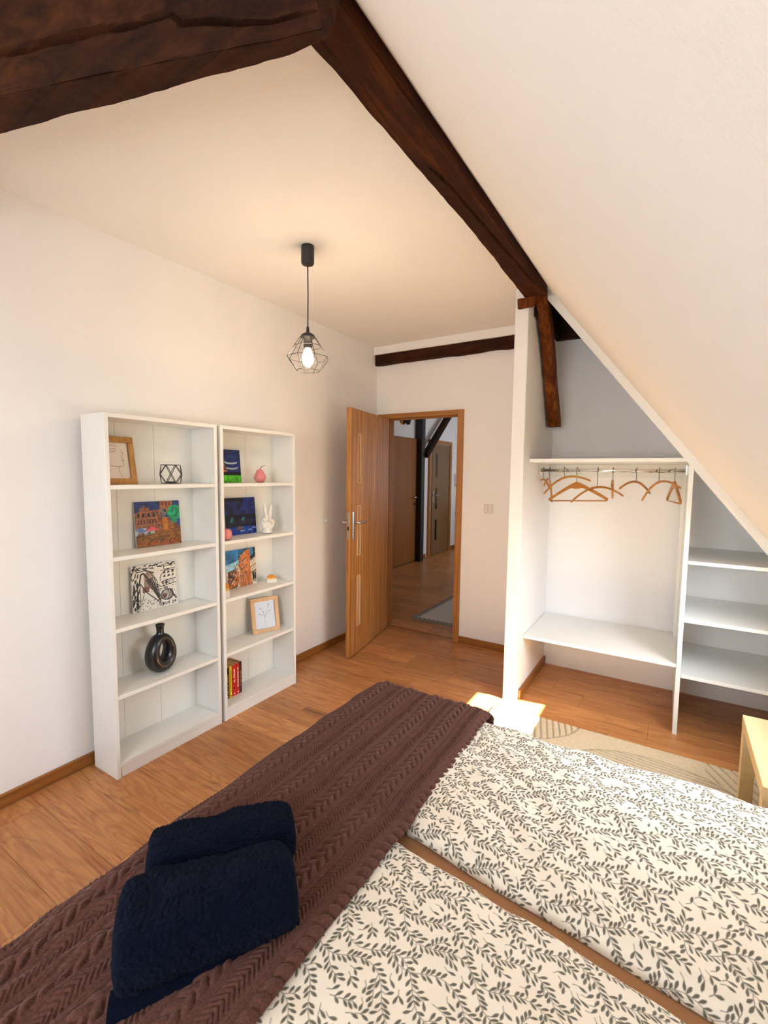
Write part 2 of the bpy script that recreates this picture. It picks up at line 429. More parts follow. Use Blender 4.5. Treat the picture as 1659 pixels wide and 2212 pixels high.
# ------------------------------------------------------------------ floor of laminate planks
def floors():
    fl = tag(box('floor', -1.30, 3.62, -1.45, 10.0, -0.06, -0.009, M_gap), kind='structure')
    meshes = {}
    def plank(x0, x1, y0, y1):
        k = (round(x1-x0, 3), round(y1-y0, 3))
        if k not in meshes:
            bm = bmesh.new(); bm_box(bm, 0, k[0], 0, k[1], -0.009, 0, 0.0007); meshes[k] = me_bm(bm, name='plank'); meshes[k].materials.append(M_floor)
        o = bpy.data.objects.new('floor_plank', meshes[k]); COL.objects.link(o); o.parent = fl; o.location = (x0, y0, 0)
    Wd, Ln, g = 0.192, 1.29, 0.0004
    r2 = random.Random(5)
    def area(X0, X1, Y0, Y1):
        y = Y0; i = 0
        while y < Y1-1e-4:
            y1 = min(y+Wd, Y1); x = X0-r2.choice([0.15, 0.35, 0.55, 0.75, 0.95, 1.15])
            while x < X1-1e-4:
                a, b = max(x, X0), min(x+Ln, X1)
                if b-a > 0.02: plank(a+g, b-g, y+g, y1-g)
                x += Ln
            y = y1; i += 1
    area(0.0, 3.60, 0.30, 3.80)
    area(0.0, 3.60, -1.30, 0.30)
    area(0.0, 1.575, 3.80, 3.90)
    area(-1.30, 1.50, 3.905, 9.6)
floors()
tag(box('trim_3', DX0, DX1, 3.880, 3.910, 0.0, 0.004, M_basex), kind='structure')   # threshold strip

tag(box('baseboard_left', 0.0, 0.016, -1.30, 3.80, 0.0, 0.062, M_basey, bevel=0.003), kind='structure')
tag(box('baseboard_far', 0.905, 1.575, 3.829, 3.845, 0.0, 0.062, M_basex, bevel=0.003), kind='structure')
tag(box('baseboard_partition', 1.66, 1.676, 3.075, 3.80, 0.0, 0.062, M_basey, bevel=0.003), kind='structure')

# ------------------------------------------------------------------ hallway beyond the door
tag(box('wall_hall_left', -1.42, -1.30, 3.985, 10.0, -0.05, 2.80, M_wall), kind='structure')
tag(box('wall_hall_right', 1.50, 1.62, 3.985, 10.0, -0.05, 2.80, M_wall), kind='structure')
tag(boxes('window_3', [(1.47, 1.50, 7.36, 7.44, 0.88, 2.12), (1.47, 1.50, 8.56, 8.64, 0.88, 2.12), (1.47, 1.50, 7.44, 8.56, 0.88, 0.94), (1.47, 1.50, 7.44, 8.56, 2.06, 2.12)], M_white), kind='structure')
tag(box('wall_hall_end', -1.30, 1.50, 9.6, 9.75, -0.05, 2.80, M_wall), kind='structure')
tag(box('ceiling_hall', -1.42, 1.62, 3.985, 10.0, 2.75, 2.85, M_wall), kind='structure')
tag(box('baseboard_hall', -1.30, -1.284, 7.22, 7.50, 0.0, 0.07, M_basey, bevel=0.003), kind='structure')
tag(box('trim_4', -1.30, -1.284, 8.56, 9.6, 0.0, 0.07, M_basey, bevel=0.003), kind='structure')
d2 = tag(box('door_2', -1.30, -1.262, 5.60, 7.09, 0.012, 2.10, M_halldoor, bevel=0.003), kind='structure')
h2 = tube('door_handle', [(-1.262, 6.99, 1.115), (-1.21, 6.99, 1.115), (-1.205, 6.985, 1.115), (-1.20, 6.86, 1.115)], 0.010, M_steel, d2)
kh = tube('keyhole_cover', [(-1.262, 6.99, 1.00), (-1.252, 6.99, 1.00)], 0.022, M_blackmatte, d2, 16)
dp = tag(box('door_edge_gap', -1.30, -1.266, 5.60, 7.09, 0.0, 0.012, M_darkpost, d2))
dd = tag(box('door_3', -1.30, -1.272, 7.68, 8.44, 0.01, 2.05, M_halldoor2, bevel=0.003), kind='structure')
boxes('door_frame', [(-1.30, -1.262, 7.56, 7.64, 0, 2.13), (-1.30, -1.262, 8.45, 8.53, 0, 2.13), (-1.30, -1.262, 7.64, 8.45, 2.06, 2.13)], M_doorframe, dd)
box('door_shadow_gap', -1.30, -1.268, 7.64, 7.68, 0.0, 2.06, M_darkpost, dd)
for z0, z1 in ((1.46, 1.88), (0.86, 1.25), (0.28, 0.66)):
    box('glass_strip', -1.274, -1.268, 7.83, 7.90, z0, z1, M_darkglass, dd)
box('handle_plate', -1.272, -1.262, 7.70, 7.74, 0.98, 1.20, M_steel, dd, 0.002)
tube('door_handle', [(-1.262, 7.72, 1.12), (-1.21, 7.72, 1.12), (-1.205, 7.73, 1.12), (-1.20, 7.86, 1.12)], 0.010, M_steel, dd)
for z in (0.35, 1.25, 1.82): tube('hinge', [(-1.262, 8.445, z), (-1.262, 8.445, z+0.09)], 0.009, M_gold, dd)
pst = tag(box('wooden_post', -1.29, -1.17, 7.06, 7.19, 0.0, 2.75, M_darkpost, bevel=0.008), 'dark painted timber post between the two hallway doors', 'post')
def bar_me(a, b, wx, wy, bev=0.01):
    a, b = Vector(a), Vector(b); d = b-a; bm = bmesh.new(); bm_box(bm, -wx/2, wx/2, -wy/2, wy/2, 0, d.length, bev)
    q = d.to_track_quat('Z', 'Y').to_matrix().to_4x4(); bmesh.ops.transform(bm, matrix=Matrix.Translation(a) @ q, verts=bm.verts)
    return me_bm(bm)
tag(link('timber_brace', bar_me((-1.17, 7.19, 1.82), (-1.17, 8.30, 2.74), 0.10, 0.10), M_beamdark), 'dark slanted timber brace rising from the hallway post', 'beam')
wl = thing('wall_lamp', 'round black and brass lamp high on the hallway wall', 'lamp', (-1.30, 6.66, 2.37))
tube('wall_plate', [(-1.30, 6.61, 2.40), (-1.28, 6.61, 2.40)], 0.10, M_gold, wl, 24)
tube('lamp_shade', [(-1.28, 6.66, 2.40), (-1.22, 6.68, 2.38), (-1.19, 6.70, 2.37)], [0.05, 0.085, 0.07], M_blackmatte, wl, 24)
ic = thing('intercom', 'grey white intercom handset on the wall past the far hallway door', 'intercom', (-1.30, 8.80, 1.25))
box('handset', -1.30, -1.25, 8.74, 8.80, 1.30, 1.52, M_plasticw, ic, 0.008)
box('wall_unit', -1.30, -1.27, 8.80, 8.88, 1.28, 1.50, M_plasticw, ic, 0.006)
tube('coiled_cord', [(-1.26, 8.77+0.012*math.cos(k*1.6), 1.30-0.004*k+0.006*math.sin(k*1.6)) for k in range(36)], 0.004, M_plasticw, ic, 6)
cb = thing('hall_cabinet', 'narrow dark cabinet at the far right end of the hallway', 'cabinet', (-0.95, 9.2, 0))
box('body', -1.28, -0.60, 8.84, 9.58, 0.02, 0.84, M_darkcab, cb, 0.004); box('top_panel', -1.28, -0.58, 8.82, 9.59, 0.84, 0.86, M_darkcab, cb, 0.003)
for z in (0.06, 0.33, 0.60): box('drawer', -1.26, -0.62, 8.825, 8.842, z, z+0.24, M_darkcab, cb, 0.003)
for x in (-1.25, -0.65): box('leg', x, x+0.03, 8.86, 8.89, 0, 0.03, M_darkcab, cb)
lathe('cabinet_vase', [(0, 0), (0.05, 0), (0.065, 0.05), (0.05, 0.12), (0.03, 0.17), (0.035, 0.20), (0, 0.20)], mat('grey_glass', rgb('6c6a66'), 0.2), None, (-1.18, 8.95, 0.86)); tag(bpy.data.objects['cabinet_vase'], 'small grey vase on the dark hallway cabinet', 'vase')
# strip of wall plates beside the post
pl = thing('switch_strip', 'tall white strip of light switches beside the hallway post', 'light switch', (-1.30, 7.36, 1.1))
box('mounting_plate', -1.30, -1.288, 7.32, 7.40, 0.93, 1.38, M_plasticw, pl, 0.002)
for k in range(5): box('rocker', -1.288, -1.282, 7.33, 7.39, 0.945+0.087*k, 1.02+0.087*k, M_plasticw, pl, 0.002)

# hall rug: grey field with a white zigzag border
def hall_rug():
    x0, x1, y0, y1 = 0.205, 1.40, 4.20, 5.42
    nx, ny = 240, 244
    X, Y = np.meshgrid(np.linspace(x0, x1, nx), np.linspace(y0, y1, ny), indexing='ij')
    dx = np.minimum(X-x0, x1-X); dy = np.minimum(Y-y0, y1-Y); d = np.minimum(dx, dy)
    s = np.where(dx < dy, Y, X)
    tri = np.abs(((s/0.05) % 1)*2-1)
    c = np.ones(X.shape+(3,))*lin([0.52, 0.48, 0.43])
    inner = d > 0.05+0.035*tri
    wv = np.abs((((X+Y)/0.030) % 1)-0.5)+np.abs((((X-Y)/0.030) % 1)-0.5)
    c[inner] = lin([0.80, 0.78, 0.74]); c[inner & (wv > 0.72)] = lin([0.50, 0.48, 0.46])
    Z = 0.010+0.001*(wv > 0.6)*inner+0.0008*fbm(X*60, Y*60)
    Z[d < 0.006] = 0.001
    return grid('hall_rug', np.stack([X, Y, Z], 2), M_rug, None, c)
tag(hall_rug(), 'grey woven rug with zigzag border on the hallway floor', 'rug')

# ------------------------------------------------------------------ room door
fr = tag(boxes('door_1', [(0.022, DX0, 3.828, 3.985, 0, 2.075), (DX1, 0.905, 3.828, 3.985, 0, 2.075)], M_doorframe, bevel=0.002), kind='structure')
box('door_head', DX0, DX1, 3.828, 3.985, DZ, 2.075, M_doorframeh, fr, 0.002)
boxes('door_stop', [(DX0, DX0+0.012, 3.885, 3.90, 0, DZ), (DX1-0.012, DX1, 3.885, 3.90, 0, DZ)], M_doorframe, fr)
box('door_head_stop', DX0+0.012, DX1-0.012, 3.885, 3.90, DZ-0.012, DZ, M_doorframeh, fr)
leaf = thing('door_leaf', 'open wood-veneer door with three narrow glass strips, against the left wall', 'door', (0.120, 3.812, 0))
ld = Vector((0.275-0.120, 2.985-3.812, 0)); LW = ld.length; ang = math.atan2(ld.y, ld.x)
ML = Matrix.Translation((0, 0, 0)) @ Matrix.Rotation(ang, 4, 'Z')   # local: x along leaf from hinge, y = room side normal (+)
def lbox(name, x0, x1, y0, y1, z0, z1, m, par=leaf, bev=0.0): return box(name, x0, x1, y0, y1, z0, z1, m, par, bev, ML, local=True)
# leaf panels around the glass slots (slots at x LW-.20..LW-.115)
sx0, sx1 = LW-0.195, LW-0.125
slots = [(0.235, 0.665), (0.830, 1.250), (1.430, 1.835)]
bm = bmesh.new()
bm_box(bm, 0.0, sx0, 0.0, 0.04, 0.008, 2.025, 0, ML); bm_box(bm, sx1, LW, 0.0, 0.04, 0.008, 2.025, 0, ML)
zz = [0.008]+[z for s in slots for z in s]+[2.025]
for i in range(0, len(zz), 2): bm_box(bm, sx0, sx1, 0.0, 0.04, zz[i], zz[i+1], 0, ML)
link('leaf_panel', me_bm(bm), M_door, leaf, local=True)
for z0, z1 in slots:
    bm = bmesh.new()
    for b in ((sx0, sx0+0.011, z0, z1), (sx1-0.011, sx1, z0, z1), (sx0, sx1, z0, z0+0.011), (sx0, sx1, z1-0.011, z1)):
        bm_box(bm, b[0], b[1], -0.003, 0.044, b[2], b[3], 0.001, ML)
    link('glass_bead', me_bm(bm), M_framelight, leaf, local=True)
    lbox('glass_strip', sx0+0.011, sx1-0.011, 0.014, 0.026, z0+0.011, z1-0.011, M_glassf)
hp = lbox('handle_plate', LW-0.065, LW-0.030, 0.04, 0.049, 0.975, 1.205, M_steel, bev=0.003)
pts = [ML @ Vector(p) for p in ((LW-0.048, 0.045, 1.115), (LW-0.048, 0.085, 1.115), (LW-0.055, 0.095, 1.115), (LW-0.17, 0.095, 1.113))]
tube('door_handle', pts, [0.009, 0.009, 0.0095, 0.009], M_steel, hp, 12, local=True)
lathe('lock_cylinder', [(0, 0), (0.009, 0), (0.009, 0.004), (0, 0.004)], M_black, hp, tuple(ML @ Vector((LW-0.048, 0.05, 1.03))), 12, local=True)
pts = [ML @ Vector(p) for p in ((LW-0.048, -0.005, 1.115), (LW-0.048, -0.045, 1.115), (LW-0.055, -0.055, 1.115), (LW-0.17, -0.055, 1.113))]
hp2 = lbox('handle_plate', LW-0.065, LW-0.030, -0.009, 0.0, 0.975, 1.205, M_steel, bev=0.003)
tube('door_handle', pts, 0.009, M_steel, hp2, 12, local=True)
lk = lbox('lock_faceplate', LW, LW+0.002, 0.010, 0.030, 0.985, 1.20, M_steel)
lbox('latch_bolt', LW+0.002, LW+0.012, 0.013, 0.027, 1.125, 1.150, M_chrome, lk)
lbox('dead_bolt', LW+0.002, LW+0.004, 0.013, 0.027, 1.055, 1.085, M_black, lk)
for z in (0.25, 1.75):
    tube('hinge', [(-0.004, 0.012, z), (-0.004, 0.012, z+0.10)], 0.008, M_steel, leaf, 10, local=True)
ds = lathe('door_stop_knob', [(0, 0), (0.016, 0), (0.016, 0.012), (0.012, 0.02), (0, 0.022)], M_plasticw, None, (0, 0, 0), 16)
ds.rotation_euler = (0, R(90), 0); ds.location = (0, 3.064, 1.108); tag(ds, 'small white round door stop on the left wall behind the door', 'door stop')
sw = thing('light_switch', 'cream double rocker light switch on the wall right of the doorway', 'light switch', (1.15, 3.845, 1.22))
box('switch_plate', 1.108, 1.190, 3.835, 3.845, 1.18, 1.262, M_switch, sw, 0.003)
for x in (1.116, 1.1505): box('rocker', x, x+0.0315, 3.829, 3.836, 1.19, 1.252, M_switch, sw, 0.002)

# ------------------------------------------------------------------ timber beams
def timber(name, stations, m, parent=None, seg=0.02, amp=0.006, crack=None, per=10, fr=9.0, round_=0.006):
    """stations: list of (t, [4 corners]) lofted along t; faces subdivided and roughened"""
    ts = [s[0] for s in stations]; C = np.array([s[1] for s in stations], float)
    n = max(3, int((ts[-1]-ts[0])/seg)); T = np.linspace(ts[0], ts[-1], n)
    K = np.stack([np.stack([np.interp(T, ts, C[:, i, a]) for a in range(3)], 1) for i in range(4)], 1)  # n,4,3
    ring = []; nr = []; fc = []
    cen = K.mean(1)
    for e in range(4):
        a, b = K[:, e], K[:, (e+1) % 4]
        nm = (a+b)/2-cen; nm /= np.linalg.norm(nm, axis=1)[:, None]
        for k in range(per):
            f = k/per; p = a*(1-f)+b*f
            ring.append(p); nr.append(nm if k else nm*0); fc.append((e, f))
    P = np.stack(ring, 1); D = np.stack(nr, 1)
    h = amp*fbm(P[..., 0]*fr, P[..., 1]*fr, P[..., 2]*fr, 3)
    for j, (e, f) in enumerate(fc):
        if f == 0:
            din = cen-P[:, j]; din /= np.linalg.norm(din, axis=1)[:, None]; P[:, j] += din*(round_+0.6*np.abs(h[:, j]))[:, None]
        else:
            P[:, j] += D[:, j]*h[:, j][:, None]
        if crack and e == crack['face'] and f > 0:
            c0 = np.interp((T-T[0])/(T[-1]-T[0]), crack['t'], crack['f'])+0.02*noise(T*14, 3.1)
            wd = np.interp((T-T[0])/(T[-1]-T[0]), crack['t'], crack['w'])
            P[:, j] -= D[:, j]*(crack['d']*np.exp(-((f-c0)/np.maximum(wd, 1e-3))**2)*(wd > 0.002))[:, None]
    m_ = per*4; verts = P.reshape(-1, 3)
    F = []
    for i in range(n-1):
        for k in range(m_):
            F.append((i*m_+k, i*m_+(k+1) % m_, (i+1)*m_+(k+1) % m_, (i+1)*m_+k))
    F.append(tuple(range(m_))[::-1]); F.append(tuple((n-1)*m_+k for k in range(m_)))
    me = me_from(verts, F); bm = bmesh.new(); bm.from_mesh(me); bmesh.ops.recalc_face_normals(bm, faces=bm.faces); bm.to_mesh(me); bm.free()
    me.materials.append(m); return link(name, me, m, parent)

px0, px1, pz = 1.635, 1.772, 2.608
tag(timber('roof_purlin', [(y, [(px0+w_, y, pz), (px1, y, pz-0.002), (px1, y, 2.74), (px0+w_, y, 2.74)]) for y, w_ in ((-1.30, 0), (0.9, 0.0), (1.5, 0.006), (2.1, 0.012), (2.5, 0.006), (3.005, 0.0))],
    M_beam, crack=dict(face=0, t=[0, .66, .70, .80, .93, 1], f=[.3, .3, .45, .55, .8, .9], w=[0, 0, .03, .045, .03, 0], d=0.012), per=24, seg=0.015, amp=0.004),
    'long dark-stained purlin beam running along the ceiling edge to the doorway', 'beam')
tag(timber('tie_beam', [(x, c) for x, c in (
    (0.0, [(0.0, 0.197, 2.455), (0.0, 0.374, 2.45), (0.0, 0.374, 2.695), (0.0, 0.16, 2.695)]),
    (0.9, [(0.9, 0.518, 2.45), (0.9, 0.623, 2.45), (0.9, 0.64, 2.695), (0.9, 0.48, 2.695)]),
    (1.5, [(1.5, 0.731, 2.45), (1.5, 0.789, 2.45), (1.5, 0.83, 2.695), (1.5, 0.67, 2.695)]),
    (1.70, [(1.70, 0.802, 2.45), (1.70, 0.844, 2.452), (1.70, 0.89, 2.60), (1.70, 0.745, 2.60)]),
    (1.80, [(1.80, 0.838, 2.455), (1.80, 0.866, 2.462), (1.80, 0.91, 2.60), (1.80, 0.78, 2.60)]))],
    M_beamx, crack=dict(face=3, t=[0, .45, .55, .68, .82, .83, .97, 1], f=[.58, .60, .62, .64, .66, .74, .78, .8], w=[.014, .022, .02, .028, .010, .022, .014, 0], d=0.030), per=44, seg=0.008, amp=0.0035, fr=14),
    'massive dark timber tie beam with a long split, crossing the top left', 'beam')
tag(timber('wall_beam', [(x, [(x, 3.80, 2.533), (x, 3.90, 2.533), (x, 3.90, 2.634), (x, 3.80, 2.634)]) for x in (0.004, 0.5, 1.0, 1.57)],
    M_beamx, per=8, seg=0.02, amp=0.006, fr=7), 'narrow dark timber beam on the wall above the doorway', 'beam')
tag(timber('niche_beam', [(x, [(x, 3.72, 2.53), (x, 3.81, 2.53), (x, 3.81, 2.72), (x, 3.72, 2.72)]) for x in (1.665, 1.80, 1.93)],
    M_beamdark, per=6, seg=0.03, amp=0.006, fr=7), 'very dark beam end high in the wardrobe niche', 'beam')
tag(timber('wall_plate', [(y, [(1.661, y, 2.53), (1.690, y, 2.53), (1.690, y, 2.74), (1.661, y, 2.74)]) for y in (3.13, 3.4, 3.715)], M_beamdark, per=6, seg=0.03, amp=0.003, fr=12), 'very dark timber plate along the top of the niche partition', 'beam')
st = thing('timber_brace', 'reddish brown timber brace slanting down beside the niche partition', 'beam', (1.70, 3.6, 1.85))
timber('brace_post', [(0, [(1.675, 3.06, 2.645), (1.745, 3.06, 2.645), (1.745, 3.17, 2.70), (1.675, 3.17, 2.69)]),
                     (0.35, [(1.675, 3.27, 2.38), (1.748, 3.27, 2.38), (1.748, 3.36, 2.42), (1.675, 3.36, 2.42)]),
                     (0.95, [(1.672, 3.56, 1.865), (1.752, 3.56, 1.865), (1.752, 3.66, 1.87), (1.672, 3.66, 1.87)])], M_strut, st, per=10, seg=0.015, amp=0.003, fr=14)
tag(timber('beam_bracket', [(0, [(1.598, 2.985, 2.548), (1.700, 2.985, 2.548), (1.700, 3.010, 2.548), (1.598, 3.010, 2.548)]),
                        (0.06, [(1.595, 2.985, 2.606), (1.705, 2.985, 2.606), (1.705, 3.010, 2.606), (1.595, 3.010, 2.606)])], M_strut, per=8, seg=0.01, amp=0.003, fr=20), 'small reddish wood block under the purlin end, on the partition top', 'wood block')

# ------------------------------------------------------------------ pendant lamp
pd = thing('pendant_lamp', 'black wire cage pendant lamp with a lit bulb hanging from the ceiling', 'lamp', (0.785, 1.95, 2.70))
cx, cy = 0.785, 1.95
lathe('ceiling_canopy', [(0, 0), (0.033, 0), (0.034, -0.006), (0.034, -0.085), (0.030, -0.094), (0.01, -0.098), (0, -0.098)], M_blackmatte, pd, (cx, cy, 2.70))
tube('cord', [(cx, cy, 2.605), (cx+0.002, cy, 2.45), (cx, cy, 2.29)], 0.0032, M_blackmatte, pd, 8)
lathe('cord_grip', [(0, 0.04), (0.006, 0.04), (0.011, 0.0), (0, 0)], M_blackmatte, pd, (cx, cy, 2.248))
lh = lathe('lamp_holder', [(0, 0.045), (0.012, 0.043), (0.034, 0.03), (0.040, 0.015), (0.024, 0.012), (0.023, -0.035), (0.022, -0.04), (0, -0.04)], M_blackmatte, pd, (cx, cy, 2.215))
bmw = bmesh.new(); rings = [(0.042, 2.232), (0.074, 2.185), (0.114, 2.125), (0.062, 2.058)]; nS = 8; vv = []
for r_, z_ in rings:
    pts = [(cx+r_*math.cos(2*math.pi*(k+0.3)/nS), cy+r_*math.sin(2*math.pi*(k+0.3)/nS), z_) for k in range(nS)]; vv.append(pts)
    for k in range(nS): bm_tube(bmw, [pts[k], pts[(k+1) % nS]], 0.0016, 6)
for a, b in zip(vv, vv[1:]):
    for k in range(nS): bm_tube(bmw, [a[k], b[k]], 0.0016, 6)
for k in (0, 2, 4, 6): bm_tube(bmw, [(cx+0.022*math.cos(2*math.pi*(k+0.3)/nS), cy+0.022*math.sin(2*math.pi*(k+0.3)/nS), 2.232), vv[0][k]], 0.0022, 6)
link('wire_cage', me_bm(bmw), M_black, pd)
lathe('light_bulb', [(0, 0), (0.012, 0.002), (0.026, 0.015), (0.0315, 0.04), (0.028, 0.065), (0.018, 0.088), (0.013, 0.10), (0.013, 0.112), (0, 0.112)], M_bulb, lh, (cx, cy, 2.078))
lb = lamp('bulb_light', 'POINT', 11.5, (1.0, 0.76, 0.50), (cx, cy, 2.10), shadow_soft_size=0.04)
lb.data.shadow_soft_size = 0.045; lb.parent = pd; lb.location = (0, 0, 2.115-2.70)

# ------------------------------------------------------------------ bookcases
SHZ = [1.443, 1.100, 0.750, 0.415, 0.075]
def bookcase(y0, label):
    b = thing('bookcase', label, 'bookcase', (0.145, y0+0.312, 0), 'white bookcases against the left wall')
    y1 = y0+0.624; T = 0.020; x0, x1 = 0.040, 0.250
    box('side_panel', x0, x1, y0, y0+T, 0, 1.78, M_white, b, 0.0012)
    box('side_panel', x0, x1, y1-T, y1, 0, 1.78, M_white, b, 0.0012)
    box('top_panel', x0+0.004, x1, y0+T, y1-T, 1.76, 1.78, M_white, b, 0.0012)
    for s in SHZ[:-1]: box('shelf', x0+0.004, x1-0.002, y0+T, y1-T, s-0.020, s, M_white, b, 0.0012)
    box('bottom_shelf', x0+0.004, x1-0.002, y0+T, y1-T, 0.053, 0.075, M_white, b, 0.0012)
    box('plinth', x1-0.022, x1-0.006, y0+T, y1-T, 0.0, 0.053, M_white, b)
    ys = [y0+T, y0+0.157, y0+0.367, y1-T]
    for a, c in zip(ys, ys[1:]): box('back_panel', x0-0.003, x0+0.004, a+0.0008, c-0.0008, 0.05, 1.775, M_whiteb, b)
    box('back_seam', x0-0.006, x0-0.003, y0+T, y1-T, 0.05, 1.775, M_seam, b)
    return b
B1 = bookcase(1.155, 'left white open bookcase, the one nearer the camera, holding the black ring vase')
B2 = bookcase(1.802, 'right white open bookcase, the one nearer the door, holding the books')

# --- tiny raster painter
class Pic:
    def __init__(s, w, h, bgc, nx, ny):
        s.w, s.h = w, h
        s.U, s.V = np.meshgrid(np.linspace(0, 1, nx), np.linspace(0, 1, ny), indexing='ij')
        s.c = np.ones((nx, ny, 3))*lin(bgc); s.asp = w/h
    def col(s, m, c, var=0.0, sc=30, seed=0):
        c = lin(c)
        if var:
            n = fbm(s.U*sc+seed, s.V*sc*0.6+seed*2, seed, 3)[..., None]; s.c = np.where(m[..., None], np.clip(c*(1+var*n), 0, 1), s.c)
        else: s.c[m] = c
    def poly(s, pts, c, var=0.0, wob=0.006, **k):
        U = s.U+wob*noise(s.U*20, s.V*20, 1.5); V = s.V+wob*noise(s.U*20, s.V*20, 7.5)
        m = np.zeros(U.shape, bool); n = len(pts)
        for i in range(n):
            x0, y0 = pts[i]; x1, y1 = pts[i-1]
            cnd = ((y0 > V) != (y1 > V)) & (U < (x1-x0)*(V-y0)/(y1-y0+1e-12)+x0); m ^= cnd
        s.col(m, c, var, **k)
    def rect(s, x0, y0, x1, y1, c, var=0.0, **k): s.poly([(x0, y0), (x1, y0), (x1, y1), (x0, y1)], c, var, **k)
    def ell(s, cx, cy, rx, ry, c, var=0.0, rough=0.0, **k):
        d = ((s.U-cx)/rx)**2+((s.V-cy)/ry)**2
        if rough: d = d+rough*fbm(s.U*14, s.V*14, 2.2)
        s.col(d < 1, c, var, **k)
    def line(s, pts, wd, c):
        wd = wd/2
        for (x0, y0), (x1, y1) in zip(pts, pts[1:]):
            dx, dy = x1-x0, y1-y0; l2 = dx*dx+dy*dy+1e-12
            t = np.clip(((s.U-x0)*dx+(s.V-y0)*dy)/l2, 0, 1)
            s.c[((s.U-x0-t*dx)**2+(s.V-y0-t*dy)**2) < wd*wd] = lin(c)
    def arc(s, cx, cy, rx, ry, a0, a1, wd, c, n=14):
        s.line([(cx+rx*math.cos(R(a0+(a1-a0)*i/n)), cy+ry*math.sin(R(a0+(a1-a0)*i/n))) for i in range(n+1)], wd, c)
    def dabs(s, n, box_, wd, c, ln=0.03, seed=1, ang=None):
        q = random.Random(seed)
        for _ in range(n):
            x = q.uniform(box_[0], box_[2]); y = q.uniform(box_[1], box_[3]); a = q.uniform(0, math.pi) if ang is None else ang+q.uniform(-.4, .4); l = ln*q.uniform(.4, 1)
            s.line([(x, y), (x+l*math.cos(a), y+l*math.sin(a))], wd*q.uniform(.6, 1.2), c)
FONT = {'T': [[(0, 1), (1, 1)], [(.5, 1), (.5, 0)]], 'O': [[(0, 0), (1, 0), (1, 1), (0, 1), (0, 0)]],
        'R': [[(0, 0), (0, 1), (.9, .9), (.9, .55), (0, .5), (1, 0)]], 'U': [[(0, 1), (0, .1), (.5, 0), (1, .1), (1, 1)]],
        'N': [[(0, 0), (0, 1), (1, 0), (1, 1)]], '2': [[(0, .85), (.5, 1), (1, .75), (0, 0), (1, 0)]], '4': [[(.8, 0), (.8, 1), (0, .35), (1, .35)]], ' ': []}
def text(p, s, x, y, h, wd, c, step=None):
    step = step or h*0.95
    for ch in s:
        for st_ in FONT[ch]: p.line([(x+a*h*0.62, y+b*h+a*0.008) for a, b in st_], wd, c)
        x += step

K = (0.07, 0.06, 0.06)
def art_square():
    p = Pic(1, 1, (.42, .25, .12), 132, 126)
    p.rect(0, .55, 1, 1.02, (.10, .20, .42), .5, sc=12)
    p.poly([(0, .30), (0, .74), (.08, .76), (.10, .85), (.16, .88), (.18, .94), (.22, .88), (.30, .86), (.34, .80), (.56, .82), (.56, .3)], (.55, .35, .24), .5)
    p.poly([(.54, .75), (.55, 1.02), (.84, 1.02), (.82, .75)], (.62, .38, .24), .4)
    for x in (.07, .17, .29, .40): p.ell(x, .70, .028, .05, (.17, .08, .07)); 
    for x in (.05, .11, .17, .30, .36, .42): p.rect(x, .50, x+.022, .60, (.30, .10, .10))
    for x in (.60, .68, .76): p.rect(x, .90, x+.025, .97, (.25, .1, .08))
    for x in (.38, .44, .48): p.ell(x, .77, .02, .02, (.17, .08, .07))
    for y in (.62, .76, .48): p.line([(.02, y), (.52, y+.02)], .012, (.70, .45, .32))
    p.ell(.62, .75, .075, .10, (.42, .40, .40), .5); p.ell(.66, .78, .03, .03, (.12, .12, .15)); p.rect(.59, .58, .66, .70, (.40, .38, .38), .3)
    p.rect(.56, .34, .74, .62, (.72, .42, .10), .5, sc=40); p.rect(.72, .36, .84, .56, (.60, .36, .20), .4)
    p.line([(.57, .62), (.57, .36)], .012, (.3, .15, .05)); p.line([(.73, .60), (.73, .36)], .012, (.3, .15, .05))
    p.ell(.87, .72, .16, .18, (.08, .58, .38), .7, rough=.25, sc=26); p.ell(.86, .56, .07, .08, (.10, .52, .34), .5, rough=.2)
    p.rect(.92, .42, 1.0, .58, (.20, .32, .50), .7)
    p.rect(0, 0, 1, .34, (.48, .30, .09), .55, sc=9)
    p.rect(.0, .26, .26, .42, (.62, .62, .66), .6, sc=16); p.poly([(.0, .36), (.10, .44), (.22, .36), (.18, .32)], (.35, .48, .72), .3)
    p.rect(.24, .27, .40, .36, (.62, .66, .58), .4); p.poly([(.20, .35), (.34, .46), (.50, .36), (.36, .345)], (.86, .35, .40), .2); p.line([(.2, .355), (.34, .465), (.5, .365)], .01, (.5, .1, .12))
    p.ell(.14, .27, .03, .045, (.10, .08, .10)); p.ell(.05, .26, .02, .04, (.3, .1, .12)); p.ell(.28, .28, .03, .04, (.2, .4, .25))
    p.dabs(60, (0, .05, 1, .3), .014, (.36, .22, .07), .16, 3, 0.1); p.dabs(40, (0, .05, 1, .3), .010, (.62, .42, .12), .12, 4, 0.1)
    p.dabs(60, (0, 0, 1, .08), .014, (.72, .32, .14), .06, 5, .7); p.dabs(40, (.2, .02, 1, .12), .012, (.25, .10, .08), .07, 6, .6)
    return p.c
